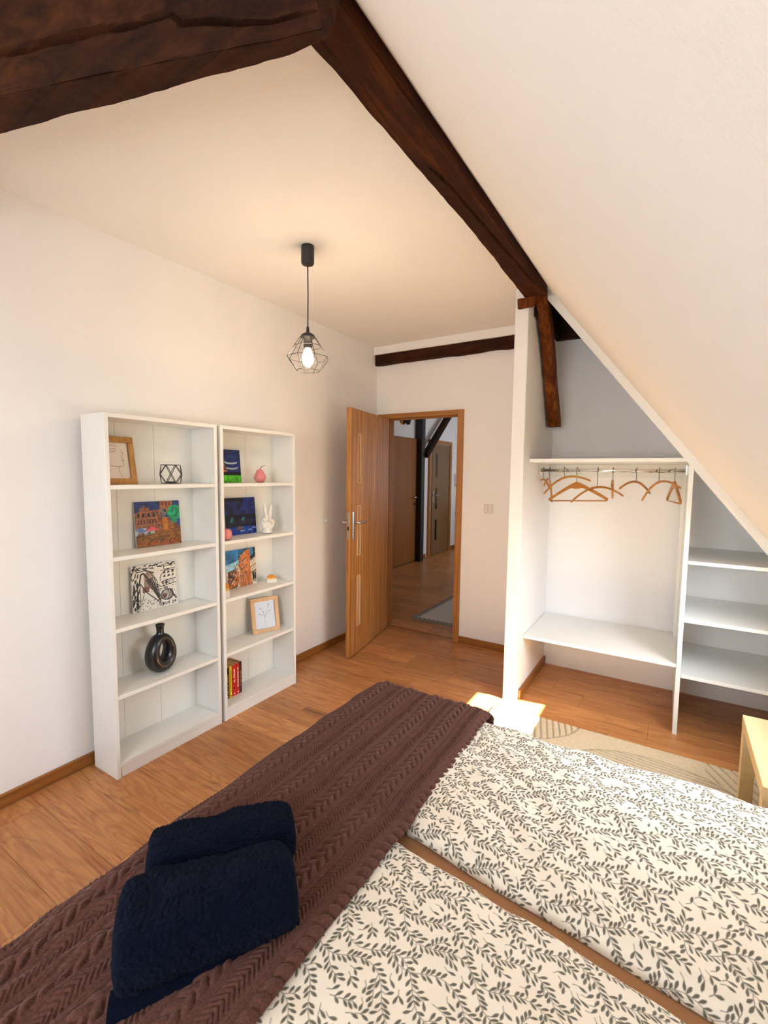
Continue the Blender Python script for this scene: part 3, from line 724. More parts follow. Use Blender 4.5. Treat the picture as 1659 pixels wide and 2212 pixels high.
def art_bw():
    p = Pic(1, 1, (.90, .88, .84), 132, 126)
    p.dabs(46, (.02, .90, .98, .98), .018, K, .08, 11, .05)
    p.dabs(60, (0, .1, .13, .95), .022, K, .09, 12, 1.4); p.dabs(24, (.0, .0, .15, .3), .02, K, .08, 13)
    p.line([(.10, .86), (.30, .88), (.45, .78), (.55, .60), (.56, .45)], .018, K); p.line([(.30, .88), (.48, .80)], .03, K)
    p.poly([(.26, .46), (.26, .78), (.36, .86), (.46, .74), (.44, .46)], (.60, .50, .46), .4); p.rect(.22, .40, .36, .52, (.48, .32, .24), .4)
    p.poly([(.28, .66), (.34, .56), (.62, .14), (.58, .30), (.50, .58), (.44, .70)], (.42, .36, .35), .6)
    for a in (0, .05, .1, .15): p.line([(.30+a, .68+a*.1), (.60, .14)], .014, K)
    p.line([(.16, .60), (.20, .80), (.26, .82), (.40, .60)], .034, K); p.line([(.18, .60), (.30, .40), (.64, .06)], .022, K); p.line([(.48, .70), (.54, .50), (.60, .26)], .018, K)
    p.line([(.10, .62), (.12, .20)], .02, K); p.line([(.17, .60), (.16, .22)], .016, K)
    p.poly([(.10, .0), (.24, .34), (.46, .20), (.60, .1), (.7, 0)], (.90, .88, .84))
    p.line([(.12, .02), (.26, .40)], .012, K); p.dabs(46, (.16, .02, .58, .24), .012, K, .03, 15); p.dabs(46, (.55, .1, .98, .5), .014, K, .035, 16); p.dabs(26, (.42, .36, .62, .55), .012, K, .03, 21)
    p.line([(.99, .93), (.72, .90), (.72, .84), (.98, .84)], .016, K); p.arc(.84, .62, .22, .20, 90, 190, .016, K); p.line([(.64, .55), (.72, .58), (.98, .60)], .022, K); p.line([(.62, .46), (.98, .50)], .016, K); p.line([(.64, .82), (.98, .80)], .014, K)
    for x in (.70, .80, .90):
        for y in (.66, .74): p.rect(x, y, x+.05, y+.05, (.25, .23, .22), .5); p.line([(x, y), (x+.05, y+.05)], .01, K)
    for x in (.82, .87, .92): p.line([(x, .50), (x, .56), (x+.03, .56)], .01, K)
    p.ell(.68, .53, .03, .03, (.45, .38, .34)); p.ell(.76, .53, .035, .04, (.2, .17, .16)); p.ell(.70, .47, .02, .02, K)
    p.ell(.76, .26, .15, .13, K); p.ell(.76, .26, .13, .11, (.66, .62, .60), .4); p.ell(.70, .24, .06, .05, (.40, .26, .22), .5); p.rect(.70, .36, .78, .45, (.48, .44, .43), .4)
    for a in (.76, .80, .84): p.arc(a, .26, .05, .11, -80, 80, .014, K)
    p.line([(.86, .34), (.92, .20), (.97, .14)], .03, K); p.line([(.50, .40), (.70, .42)], .014, K)
    p.rect(.53, .015, .99, .115, (.90, .88, .84)); text(p, 'TORUN 24', .555, .035, .060, .014, K, .052)
    return p.c
def art_bridge():
    p = Pic(1, 1, (.06, .12, .36), 126, 126)
    p.rect(0, .5, 1, 1.02, (.07, .12, .34), .9, sc=9); p.rect(0, .9, .62, 1.02, (.04, .06, .12), .4); p.dabs(30, (.5, .6, 1, .98), .03, (.08, .18, .55), .15, 31, 1.1)
    p.rect(0, .26, 1, .54, (.03, .04, .06), .4)
    for cx_ in (.22, .55, .86):
        p.ell(cx_, .36, .16, .19, (.02, .03, .05)); p.ell(cx_, .36, .125, .15, (.06, .10, .26), .9)
    p.poly([(.13, .36), (.20, .48), (.26, .45), (.22, .34)], (.12, .50, .38), .6); p.poly([(.50, .42), (.62, .48), (.60, .38), (.54, .36)], (.12, .50, .38), .6)
    p.dabs(30, (.1, .26, .95, .36), .012, (.30, .26, .30), .05, 33, 1.2)
    p.rect(0, 0, 1, .255, (.05, .18, .52), .6, sc=12); p.rect(0, .22, 1, .27, (.03, .04, .08), .3)
    p.ell(.44, .17, .09, .055, (.42, .28, .22), .5); p.poly([(.40, .18), (.44, .27), (.48, .18)], (.5, .36, .28)); 
    for x, y, r_ in ((.52, .07, .07), (.78, .08, .06), (.92, .13, .06)): p.arc(x, y, r_, .035, 20, 160, .025, (.60, .74, .92)); 
    p.dabs(16, (.3, .02, .98, .2), .012, (.3, .5, .85), .07, 34, .3)
    return p.c
def art_night():
    p = Pic(1, 1, (.06, .13, .33), 100, 126)
    p.rect(0, .25, 1, 1.02, (.07, .15, .38), .7, sc=8)
    p.poly([(.1, .2), (.1, .66), (.42, .69), (.60, .2)], (.48, .28, .12), .7, sc=30); p.ell(.42, .30, .16, .07, (.78, .42, .12), .5, rough=.4); p.ell(.36, .5, .07, .05, (.22, .12, .06), .4)
    p.line([(.42, .70), (.60, .22)], .02, (.65, .45, .3)); p.line([(.1, .67), (.42, .70)], .016, (.55, .55, .6))
    p.rect(.45, .20, 1, .32, (.03, .04, .07)); p.rect(0, 0, 1, .22, (.30, .72, .16), .6, sc=14)
    p.arc(.70, .64, .20, .06, 200, 330, .05, (.72, .78, .84)); p.arc(.72, .47, .18, .05, 210, 340, .045, (.66, .72, .80)); p.arc(.3, .85, .2, .05, 200, 320, .025, (.35, .45, .66)); p.arc(.75, .82, .16, .05, 200, 320, .02, (.2, .3, .52))
    return p.c
def art_orange():
    p = Pic(1, 1, (.90, .88, .84), 126, 126); O = (.82, .45, .22); D = (.10, .09, .09)
    p.rect(0, .45, 1, 1.02, (.18, .48, .70), .6, sc=8); p.poly([(0, .45), (0, .62), (.5, .74), (.5, .45)], (.60, .82, .90), .3)
    p.poly([(.0, .0), (.04, .44), (.36, .52), (.42, .2), (.3, 0)], (.55, .36, .28), .6)
    p.poly([(.40, .0), (.42, .78), (.62, .94), (.82, .98), (.84, .0)], (.80, .50, .30), .4); p.poly([(.68, .1), (.70, .93), (.80, .96), (.84, .1)], O, .3)
    p.poly([(.82, .1), (.80, .62), (1.0, .78), (1.0, .05)], (.84, .76, .66), .3); p.poly([(.80, .74), (1.0, .90), (1.0, .76), (.84, .70)], D)
    p.poly([(.92, .88), (.94, 1.02), (1.02, 1.02), (1.02, .86)], D); p.poly([(.02, .0), (.40, .52), (.40, .12)], O, .3)
    p.poly([(.28, .50), (.36, .62), (.44, .52), (.40, .40)], (.88, .80, .72), .2); p.line([(.28, .50), (.36, .63), (.45, .52), (.40, .38)], .016, D)
    p.line([(.04, .44), (.36, .50)], .02, D); p.line([(.42, .78), (.62, .94), (.72, .99)], .024, D); p.line([(.42, .78), (.46, .50)], .014, D)
    for y in (.70, .50, .34): p.line([(.45, y-.04), (.52, y-.04), (.68, y+.06)], .022, D); p.line([(.82, y-.02), (.99, y+.04)], .022, D)
    for x, y in ((.47, .80), (.58, .85), (.50, .62), (.60, .66)): p.rect(x, y, x+.05, y+.05, (.90, .82, .72)); p.ell(x+.025, y+.03, .014, .018, D)
    for x, y in ((.87, .62), (.89, .46)): p.ell(x, y, .03, .04, (.93, .90, .85)); p.arc(x, y, .035, .045, 0, 360, .01, D)
    p.rect(.86, .12, .98, .32, (.20, .18, .18), .6); p.line([(.86, .1), (.86, .34), (.99, .36)], .014, D)
    p.line([(.02, .0), (.40, .52)], .014, D); p.dabs(20, (.05, .1, .3, .4), .022, D, .06, 41, .8); p.dabs(14, (.08, .1, .3, .4), .016, (.9, .86, .8), .05, 42, .8)
    p.dabs(50, (.0, .0, 1, .10), .014, (.5, .28, .2), .05, 43, .2); p.dabs(30, (.42, .1, .82, .5), .012, (.6, .3, .14), .05, 44, .3); p.dabs(24, (.40, .05, .95, .6), .010, (.95, .86, .78), .05, 45, 1.2)
    p.line([(.42, .12), (.42, .52)], .012, (.95, .9, .84)); p.line([(.84, .05), (.82, .66)], .012, (.95, .9, .84))
    return p.c
def leaning(name, label, xb, y0, y1, zb, xt, h, img, cat, mat_, parent=None, th=0.014):
    lean = math.asin((xb-xt)/h); a = np.array([xb, y0, zb]); upv = np.array([-math.sin(lean), 0, math.cos(lean)])
    nx, ny = img.shape[:2]; U, V = np.meshgrid(np.linspace(0, 1, nx), np.linspace(0, 1, ny), indexing='ij')
    P = a+U[..., None]*np.array([0, y1-y0, 0])+V[..., None]*upv*h
    nrm_ = np.array([math.cos(lean), 0, math.sin(lean)])
    P = P+nrm_*(0.0006*fbm(U*60, V*60)[..., None])
    o = grid(name, P, mat_, parent, img, back=-nrm_*th); return tag(o, label, cat)
leaning('canvas_painting', 'painting of a brown town square with a green tree, on the left bookcase', .078, 1.393, 1.655, 1.101, .059, .245, art_square(), 'painting', M_art)
leaning('canvas_painting', 'black and white ink style painting signed TORUN 24', .078, 1.362, 1.622, .751, .059, .25, art_bw(), 'painting', M_art)
leaning('canvas_painting', 'dark blue night painting of an arched bridge over water', .078, 1.975, 2.228, 1.101, .059, .243, art_bridge(), 'painting', M_art)
leaning('canvas_painting', 'painting of a brick tower and bright green grass under a night sky', .078, 1.852, 2.104, 1.444, .059, .210, art_night(), 'painting', M_art)
leaning('canvas_painting', 'painting of orange brick buildings under a blue sky', .080, 1.975, 2.225, .751, .059, .25, art_orange(), 'painting', M_art)

def picture_frame(name, label, BL, BR, z, h, lean, bw, m, img, th=0.018):
    BL = Vector((BL[0], BL[1], z)); BR = Vector((BR[0], BR[1], z)); u = (BR-BL); W_ = u.length; u.normalize()
    n0 = Vector((u.y, -u.x, 0)); up = (Vector((0, 0, 1))*math.cos(lean)-n0*math.sin(lean)); n = u.cross(up)
    M = Matrix(((u.x, up.x, n.x, BL.x), (u.y, up.y, n.y, BL.y), (u.z, up.z, n.z, BL.z), (0, 0, 0, 1)))
    root = thing(name, label, 'picture frame', BL)
    Ml = Matrix.Translation(-BL) @ M
    for (a, b, c, d) in ((0, W_, 0, bw), (0, W_, h-bw, h), (0, bw, bw, h-bw), (W_-bw, W_, bw, h-bw)):
        box('frame_bar', a, b, c, d, -th, 0, m, root, 0.0015, Ml, local=True)
    nx, ny = img.shape[:2]; U, V = np.meshgrid(np.linspace(bw, W_-bw, nx), np.linspace(bw, h-bw, ny), indexing='ij')
    uu, vv_, nn = (np.array(q) for q in (u, up, n))
    P = U[..., None]*uu+V[..., None]*vv_-nn*0.010
    g = grid('print', P, M_paper, root, img, back=-nn*0.003); g.location = (0, 0, 0)
    bb = box('backing_board', bw*0.6, W_-bw*0.6, bw*0.6, h-bw*0.6, -th-0.002, -0.0135, M_stem, root, 0, Ml, local=True)
    box('easel_leg', W_*0.42, W_*0.58, 0.03, h*0.6, -th-0.006, -th-0.002, M_stem, bb, 0, Ml, local=True)
    return root
def art_face():
    p = Pic(1, 1, (.88, .84, .80), 110, 150); G = (.42, .34, .32)
    q = lambda pts: p.line(pts, .012, G)
    q([(.10, .78), (.02, .62), (.05, .48), (.18, .42), (.30, .36), (.50, .33), (.70, .33), (.78, .36), (.80, .42), (.76, .46), (.82, .50), (.74, .54), (.80, .58), (.72, .62), (.82, .68), (.78, .76), (.72, .82)])
    q([(.30, .76), (.40, .73), (.50, .75), (.55, .78)]); q([(.32, .80), (.42, .82), (.56, .82)]); q([(.28, .88), (.44, .93), (.60, .88)]); q([(.74, .72), (.82, .74)])
    q([(.74, .50), (.84, .52)]); q([(.22, .40), (.26, .20), (.14, .02)]); q([(.62, .33), (.60, .2), (.68, .06)]); q([(.10, .50), (.06, .56), (.10, .62), (.16, .58)])
    p.ell(.12, .36, .09, .065, (.66, .48, .42), .3); return p.c
def art_flower():
    p = Pic(1, 1, (.80, .84, .90), 110, 130); G = (.58, .62, .70)
    q = lambda pts: p.line(pts, .014, G)
    q([(.50, .06), (.49, .30), (.46, .52), (.38, .66), (.30, .74)]); q([(.48, .36), (.56, .56), (.66, .76), (.70, .84)]); q([(.47, .44), (.64, .56), (.74, .62)]); q([(.47, .46), (.34, .52), (.22, .54)])
    for x, y, s in ((.30, .76, 1), (.70, .86, 1.1), (.75, .63, .8), (.22, .54, .7), (.42, .60, .6)):
        for k in range(7): p.line([(x, y), (x+.07*s*math.cos(k*.9), y+.05*s*math.sin(k*.9))], .010, G)
    return p.c
picture_frame('picture_frame', 'oak picture frame with a line drawing of a face, top shelf of left bookcase', (.115, 1.195), (.105, 1.393), 1.444, .245, R(9), .030, M_frameoak, art_face())
picture_frame('picture_frame', 'light oak frame with a faint flower drawing, right bookcase', (.130, 2.140), (.196, 2.328), .416, .238, R(11), .026, M_framelight, art_flower())

# wire candle holder
wh = thing('wire_candle_holder', 'black geometric wire candle holder on the left bookcase top shelf', 'candle holder', (.150, 1.551, 1.444))
bmw = bmesh.new(); hx = lambda r_, z_, o_: [(r_*math.cos(R(60*k+o_)), r_*math.sin(R(60*k+o_)), z_) for k in range(6)]
A_, B_, C_ = hx(.048, .003, 0), hx(.062, .052, 30), hx(.048, .102, 0)
for ring in (A_, C_):
    for k in range(6): bm_tube(bmw, [ring[k], ring[(k+1) % 6]], .0018, 6)
for k in range(6):
    for ring in (A_, C_): bm_tube(bmw, [ring[k], B_[k]], .0018, 6); bm_tube(bmw, [ring[k], B_[k-1]], .0018, 6)
link('wire_frame', me_bm(bmw), M_black, wh, local=True)
lathe('candle_cup', [(0, .002), (.022, .002), (.023, .012), (.021, .012), (.020, .004), (0, .004)], M_black, wh, (0, 0, 0), 20, local=True)

# pear and apple
pe = thing('ceramic_pear', 'glossy pink ceramic pear on the right bookcase top shelf', 'ornament', (.150, 2.196, 1.444))
lathe('pear_body', [(0, 0), (.018, 0), (.032, .010), (.040, .026), (.040, .038), (.034, .052), (.026, .066), (.021, .078), (.014, .086), (0, .088)], M_pink, pe, (0, 0, 0), 32, local=True)
ps = tube('stem', [(0, 0, .085), (.003, .006, .098), (.008, .013, .108)], [.0028, .0022, .0026], M_stem, pe, 8, local=True)
bm = bmesh.new(); bm_box(bm, -.010, .010, -.003, .003, -.001, .001, .0005); bmesh.ops.transform(bm, matrix=Matrix.Translation((.010, .026, .110)) @ Matrix.Rotation(R(100), 4, 'Z') @ Matrix.Rotation(R(-15), 4, 'Y'), verts=bm.verts)
link('leaf', me_bm(bm), M_stem, ps, local=True)
ap = thing('ceramic_apple', 'glossy pink ceramic apple in front of the bridge painting', 'ornament', (.200, 1.868, 1.101))
lathe('apple_body', [(0, .006), (.010, .002), (.022, .001), (.034, .012), (.039, .032), (.037, .050), (.028, .065), (.015, .069), (.006, .064), (0, .060)], M_pink, ap, (0, 0, 0), 32, local=True)
tube('stem', [(0, 0, .060), (.002, -.002, .070), (.006, -.004, .080)], [.002, .002, .003], M_stem, ap, 8, local=True)

# peace hand sculpture (skin-modifier body, joined by remesh)
def hand():
    root = thing('hand_sculpture', 'white ceramic hand making a two finger V sign', 'sculpture', (.165, 2.238, 1.101))
    def chain(pts, rad):
        me = bpy.data.meshes.new('c'); me.from_pydata(pts, [(i, i+1) for i in range(len(pts)-1)], []); me.update()
        o = bpy.data.objects.new('c', me); COL.objects.link(o); o.modifiers.new('s', 'SKIN')
        for v_, r_ in zip(me.skin_vertices[0].data, rad): v_.radius = (r_[0], r_[1]) if isinstance(r_, tuple) else (r_, r_)
        me.skin_vertices[0].data[0].use_root = True
        sm = o.modifiers.new('b', 'SUBSURF'); sm.levels = sm.render_levels = 2; return o
    # local: u = sideways (y), f = out of the palm (towards the room), z up
    F_ = lambda base, pts, rad: chain([(0, base*.35, .028), (0, base*.8, .062)]+pts, [.021, .019]+rad)
    parts = [
        chain([(0, 0, 0.0), (0, 0, .012), (0, 0, .03), (0, 0, .05)], [(.050, .044), (.042, .036), (.036, .030), (.036, .028)]),   # wrist
        F_(-.020, [(0, -.022, .095), (-.002, -.026, .125), (-.003, -.031, .158), (-.003, -.036, .192)], [.0165, .0135, .0120, .0098]),   # index
        F_(-.002, [(0, .000, .100), (-.002, .006, .132), (-.003, .012, .166), (-.003, .018, .202)], [.0165, .0135, .0122, .0100]),      # middle
        F_(.016, [(0, .020, .098), (.010, .023, .118), (.030, .020, .112), (.030, .014, .090)], [.0160, .0130, .0120, .0108]),        # ring, folded
        F_(.030, [(0, .037, .088), (.010, .038, .103), (.027, .033, .096), (.027, .026, .077)], [.0145, .0118, .0108, .0095]),        # little, folded
        chain([(0, -.008, .030), (.008, -.030, .050), (.024, -.034, .074), (.038, -.014, .090), (.042, .008, .098)], [.022, .0185, .0150, .0130, .0108]),      # thumb over the folded fingers
    ]
    dg = bpy.context.evaluated_depsgraph_get(); bm = bmesh.new()
    dg.update()
    for o in parts:
        me = bpy.data.meshes.new_from_object(o.evaluated_get(dg)); bm.from_mesh(me)
    for o in parts: bpy.data.objects.remove(o)
    bmesh.ops.scale(bm, vec=(1, -1, 1), verts=bm.verts); me = me_bm(bm, True); ho = link('hand', me, M_plaster, root, local=True)
    rm = ho.modifiers.new('r', 'REMESH'); rm.mode = 'VOXEL'; rm.voxel_size = .0018; rm.use_smooth_shade = True
    sm = ho.modifiers.new('sm', 'SMOOTH'); sm.iterations = 3; sm.factor = 0.5
    root.rotation_euler = (0, 0, R(-12))
hand()

# stone ornaments
def stone_mat():
    m = mat('orange_white_onyx', rough=0.25); v = coords(m, (1, 1, 1)); n = noise_tex(m, v, 18, 3, 0.5, 0.6)
    sp = N(m, 'ShaderNodeSeparateXYZ'); tc = N(m, 'ShaderNodeTexCoord'); L(m, tc.outputs['Generated'], sp.inputs[0])
    ad = N(m, 'ShaderNodeMath', operation='MULTIPLY_ADD'); L(m, n, ad.inputs[0]); ad.inputs[1].default_value = 0.6; L(m, sp.outputs[2], ad.inputs[2])
    setc(m, ramp(m, ad.outputs[0], [(0.62, (0.86, 0.84, 0.78, 1)), (0.85, rgb('f0c070')), (1.1, rgb('d98a30'))])); return m
M_onyx = stone_mat()
def half_round(name, label, loc, w_, h_, d_, rot):
    bm = bmesh.new(); prof = [(-w_/2, 0)]+[(w_/2*math.cos(R(180-12*k)), 0.28*h_+0.72*h_*math.sin(R(12*k))) for k in range(16)]+[(w_/2, 0)]
    a = [bm.verts.new((d_/2, x, z)) for x, z in prof]; b = [bm.verts.new((-d_/2, x, z)) for x, z in prof]
    bm.faces.new(a); bm.faces.new(b[::-1])
    for k in range(len(prof)): k2 = (k+1) % len(prof); bm.faces.new((a[k], b[k], b[k2], a[k2]))
    bmesh.ops.bevel(bm, geom=list(bm.edges), offset=.002, segments=2, affect='EDGES')
    o = link(name, me_bm(bm), M_onyx); o.location = loc; o.rotation_euler = (0, 0, rot); return tag(o, label, 'ornament', 'orange and white stone ornaments')
half_round('stone_ornament', 'rounded orange and white stone ornament on the shelf below the hand', (.150, 2.290, .751), .066, .056, .03, R(-30))
half_round('stone_ornament', 'orange and white stone ornament at the left of the orange painting', (.185, 1.868, .751), .070, .082, .045, R(60))

# ring vase
def ring_vase():
    root = thing('ring_vase', 'black ceramic ring vase with a hole through its body', 'vase', (.150, 1.462, .416))
    n, m = 64, 28; vs = []; fs = []
    for i in range(n):
        a = 2*math.pi*i/n; s, c = math.sin(a), math.cos(a)
        # outer outline (egg, heavier below) and hole outline in the y-z plane
        oy, oz = 0.086*c*(1.0-0.10*s), 0.108+0.108*s
        iy, iz = 0.004+0.027*c, 0.118+0.047*s
        my, mz = (oy+iy)/2, (oz+iz)/2; hy, hz = (oy-iy)/2, (oz-iz)/2
        for j in range(m):
            b = 2*math.pi*j/m; th = 0.042-0.006*s
            cb, sb = math.cos(b), math.sin(b)
            cbp = math.copysign(abs(cb)**0.9, cb)
            vs.append((th*sb, my+hy*cbp, max(0.0, mz+hz*cbp)))
    for i in range(n):
        for j in range(m):
            fs.append((i*m+j, ((i+1) % n)*m+j, ((i+1) % n)*m+(j+1) % m, i*m+(j+1) % m))
    me = me_from(vs, fs, True); link('vase_body', me, M_vase, root, local=True)
    lathe('neck', [(.036, .188), (.028, .204), (.0205, .214), (.0185, .228), (.0195, .246), (.0235, .262), (.0235, .265), (.019, .265), (.015, .24), (0, .235)], M_vase, root, (0, 0, 0), 32, local=True)
    root.rotation_euler = (0, 0, R(8))
ring_vase()

# paperback books on the bottom shelf
def book(y, th, h, d, cover, label, strip=None, mark=None, tilt=0):
    r_ = thing('book', label, 'book', (.155, y, .0755), 'paperbacks on the bottom shelf')
    x0 = -d
    cv = box('cover', x0, 0, 0, th, 0, h, cover, r_, 0.0008, local=True)
    box('page_block', x0-.0005, -.002, .0015, th-.0015, h-.003, h+.0006, M_pages, r_, 0, local=True)
    if strip: 
        for (z0, z1, a, b, mm) in strip: box('spine_print', -.0002, .0006, th*a, th*b, z0, z1, mm, cv, 0, local=True)
    r_.rotation_euler = (0, 0, R(tilt)); return r_
M_pages = mat('aged_pages', rgb('c9a679'), 0.8); M_bk = mat('black_cover', rgb('15120f'), 0.35); M_yl = mat('yellow_cover', rgb('f2d22b'), 0.35)
M_rd = mat('red_cover', rgb('d22318'), 0.35); M_mr = mat('maroon_cover', rgb('4a1512'), 0.35); M_wt = mat('white_print', rgb('f2ece0'), 0.5); M_dk = mat('dark_print', rgb('201a10'), 0.5)
M_gd = mat('gold_print', rgb('c9a15a'), 0.5)
def letters(z0, z1, a, b, mm, n, seed):
    q = random.Random(seed); L_ = []; dz = (z1-z0)/n
    for k in range(n):
        if q.random() < .12: continue
        L_.append((z0+dz*k, z0+dz*(k+.62), a+q.uniform(0, .06), b-q.uniform(0, .12), mm))
    return L_
book(1.888, .026, .200, .125, M_bk, 'black paperback, leftmost on the bottom shelf', letters(.03, .16, .3, .75, M_gd, 16, 1)+[(.008, .018, .3, .7, M_gd)])
book(1.916, .019, .205, .125, M_yl, 'yellow paperback between the black and red books', letters(.04, .18, .3, .7, M_dk, 18, 2)+[(.008, .016, .3, .7, M_dk)])
book(1.937, .034, .205, .125, M_rd, 'thick red paperback next to the yellow one', letters(.09, .18, .32, .72, M_wt, 9, 3)+[(.045, .058, .35, .65, M_dk), (.010, .018, .35, .65, M_wt)])
book(1.973, .022, .205, .125, M_rd, 'thinner red paperback with white spine lettering', letters(.05, .18, .25, .75, M_wt, 20, 4)+[(.010, .02, .3, .7, M_wt)])
book(1.997, .018, .208, .125, M_mr, 'dark maroon paperback, rightmost in the row', letters(.05, .15, .3, .7, M_gd, 14, 5))

# ------------------------------------------------------------------ wardrobe unit in the niche
wd = thing('open_wardrobe', 'white open wardrobe unit built into the niche, with hanging rail', 'wardrobe', (2.1, 3.45, 0))
def wpanel():
    # right-hand side panel, top corner cut by the slope
    x0, x1 = 2.552, 2.575
    prof = [(3.145, 0), (3.740, 0), (3.740, 1.606), (3.145, 1.606)]
    vs = [(x, y, z) for x in (x0, x1) for y, z in prof]
    return me_from(vs, [(3, 2, 1, 0), (4, 5, 6, 7), (0, 1, 5, 4), (1, 2, 6, 5), (2, 3, 7, 6), (3, 0, 4, 7)])
link('side_panel', wpanel(), M_white, wd)
box('top_panel', 1.662, 2.552, 3.147, 3.790, 1.598, 1.620, M_white, wd, 0.001)
box('low_shelf', 1.662, 2.551, 3.150, 3.795, 0.400, 0.420, M_white, wd, 0.001)
box('back_batten', 1.70, 2.551, 3.772, 3.798, 1.50, 1.597, M_whiteb, wd, 0.001)
box('corner_batten', 2.530, 2.551, 3.70, 3.722, 0.421, 1.597, M_whiteb, wd)
def oval_rail():
    bm = bmesh.new(); n = 20; A = []
    for x in (1.672, 2.540): A.append([bm.verts.new((x, 3.42+.0085*math.cos(2*math.pi*k/n), 1.548+.0125*math.sin(2*math.pi*k/n))) for k in range(n)])
    for k in range(n): bm.faces.new((A[0][k], A[0][(k+1) % n], A[1][(k+1) % n], A[1][k]))
    bm.faces.new(A[0]); bm.faces.new(A[1]); return me_bm(bm, True)
rl = link('hanging_rail', oval_rail(), M_chrome, wd)
for x0, x1 in ((1.660, 1.674), (2.538, 2.552)):
    box('rail_bracket', x0, x1, 3.398, 3.442, 1.520, 1.585, M_chrome, rl, 0.004)
for i, (z, xe) in enumerate(((1.035, 3.00), (0.695, 3.27), (0.365, 3.49))):
    box('side_shelf', 2.576, xe, 3.150, 3.795, z-0.020, z, M_white, wd, 0.001)

# ------------------------------------------------------------------ hangers
def hanger_mesh_arc(drop, Lh=.215, lo=.0, thick=.0082):
    bm = bmesh.new(); pts = []; rad = []
    n = 22
    for k in range(n+1):
        s = -1+2*k/n; x = Lh*s; z = -drop*(abs(s)**1.9); pts.append((x, 0, z)); rad.append(thick*(1.0-.25*abs(s)))
    bm_tube(bm, pts, rad, 10); return me_bm(bm, True)
def hook_mesh(h0):
    pts = [(0, 0, 0), (0, 0, h0*0.28), (-.006, 0, h0*0.45), (-.018, 0, h0-.034)]
    pts += [(-.018*math.cos(R(a)), 0, h0-.022+.022*math.sin(R(a))) for a in range(0, 200, 15)]
    bm = bmesh.new(); bm_tube(bm, pts, .0021, 6); return me_bm(bm, True)
def flat_hanger_mesh(Lh=.215, drop=.115):
    bm = bmesh.new(); N_ = 16; top = []; bot = []
    for k in range(-N_, N_+1):
        s = k/N_; a = abs(s); zt = 0.004-drop*(a**1.15); wd_ = .010*(1-a)+.016+.024*math.exp(-(a/.13)**2)
        top.append((Lh*s, zt)); bot.append((Lh*s*0.985, zt-wd_))
    vs = []
    for y in (-.006, .006):
        vs.append([[bm.verts.new((x, y, z)) for x, z in top], [bm.verts.new((x, y, z)) for x, z in bot]])
    F, Bk = vs; n = len(top)
    for k in range(n-1):
        bm.faces.new((F[0][k], F[0][k+1], F[1][k+1], F[1][k])); bm.faces.new((Bk[0][k+1], Bk[0][k], Bk[1][k], Bk[1][k+1]))
        bm.faces.new((F[0][k+1], F[0][k], Bk[0][k], Bk[0][k+1])); bm.faces.new((F[1][k], F[1][k+1], Bk[1][k+1], Bk[1][k]))
    for k in (0, n-1): bm.faces.new((F[0][k], F[1][k], Bk[1][k], Bk[0][k]))
    return me_bm(bm)
HG = 'wooden hangers on the wardrobe rail'
def hanger(X, th, ti, h0, dr, label, bar=False):
    root = thing('clothes_hanger', label, 'hanger', (X, 3.42, 1.567), HG, (0, R(0), R(th)))
    Mt = Matrix.Rotation(-R(ti), 4, 'Y')
    me = flat_hanger_mesh(drop=dr) if bar else hanger_mesh_arc(dr)
    me.transform(Matrix.Translation((0, 0, -h0)) @ Mt)
    link('shoulder_arc' if not bar else 'shoulder_board', me, M_hanger, root, local=True)
    hk = hook_mesh(h0+.003); hk.transform(Matrix.Translation((-.016, 0, -h0-.001)) if False else Matrix.Translation((0, 0, -h0)))
    # swing the hook so that its crook lies across the rail
    hk.transform(Matrix.Translation((0, 0, 0)) @ Matrix.Rotation(R(90-th), 4, 'Z'))
    link('hook', hk, M_wire, root, local=True)
    if bar:
        bm = bmesh.new(); bm_tube(bm, [(-.205, 0, -dr-.012), (.205, 0, -dr-.012)], .0045, 8); mb = me_bm(bm, True)
        mb.transform(Matrix.Translation((0, 0, -h0)) @ Mt); link('trouser_bar', mb, M_hanger, root, local=True)
    return root
hanger(1.692, -65, 0, .085, .06, 'curved wooden hanger turned edge on, leftmost on the rail')
hanger(1.735, -85, 18, .09, .10, 'dark curved wooden hanger hanging edge on, second from the left')
hanger(1.834, -35, 14, .07, .07, 'long curved wooden hanger behind the flat barred hanger')
hanger(1.916, -20, 3, .10, .115, 'flat wooden hanger with a trouser bar, facing the room', True)
hanger(2.047, 50, 5, .13, .08, 'dark curved wooden hanger hanging lowest, in the middle of the rail')
hanger(2.139, -85, 12, .09, .075, 'wooden hanger seen edge on as an upright stick')
hanger(2.276, 70, -5, .09, .06, 'curved wooden hanger third from the right')
hanger(2.402, -60, 13, .09, .08, 'light curved wooden hanger second from the right')
hanger(2.486, -80, 0, .085, .115, 'wooden hanger with trouser bar turned edge on, rightmost on the rail', True)

# ------------------------------------------------------------------ side table
tb = thing('side_table', 'pale square side table at the right edge beside the bed', 'table', (3.08, 2.30, 0))
TX0, TX1, TY0, TY1 = 2.803, 3.353, 1.995, 2.572
box('tabletop', TX0, TX1, TY0, TY1, 0.400, 0.450, M_birch, tb, 0.002)
for x in (TX0+.001, TX1-.051):
    for y in (TY0+.001, TY1-.051):
        box('leg', x, x+.05, y, y+.05, 0.013, 0.400, M_birch, tb, 0.0015)

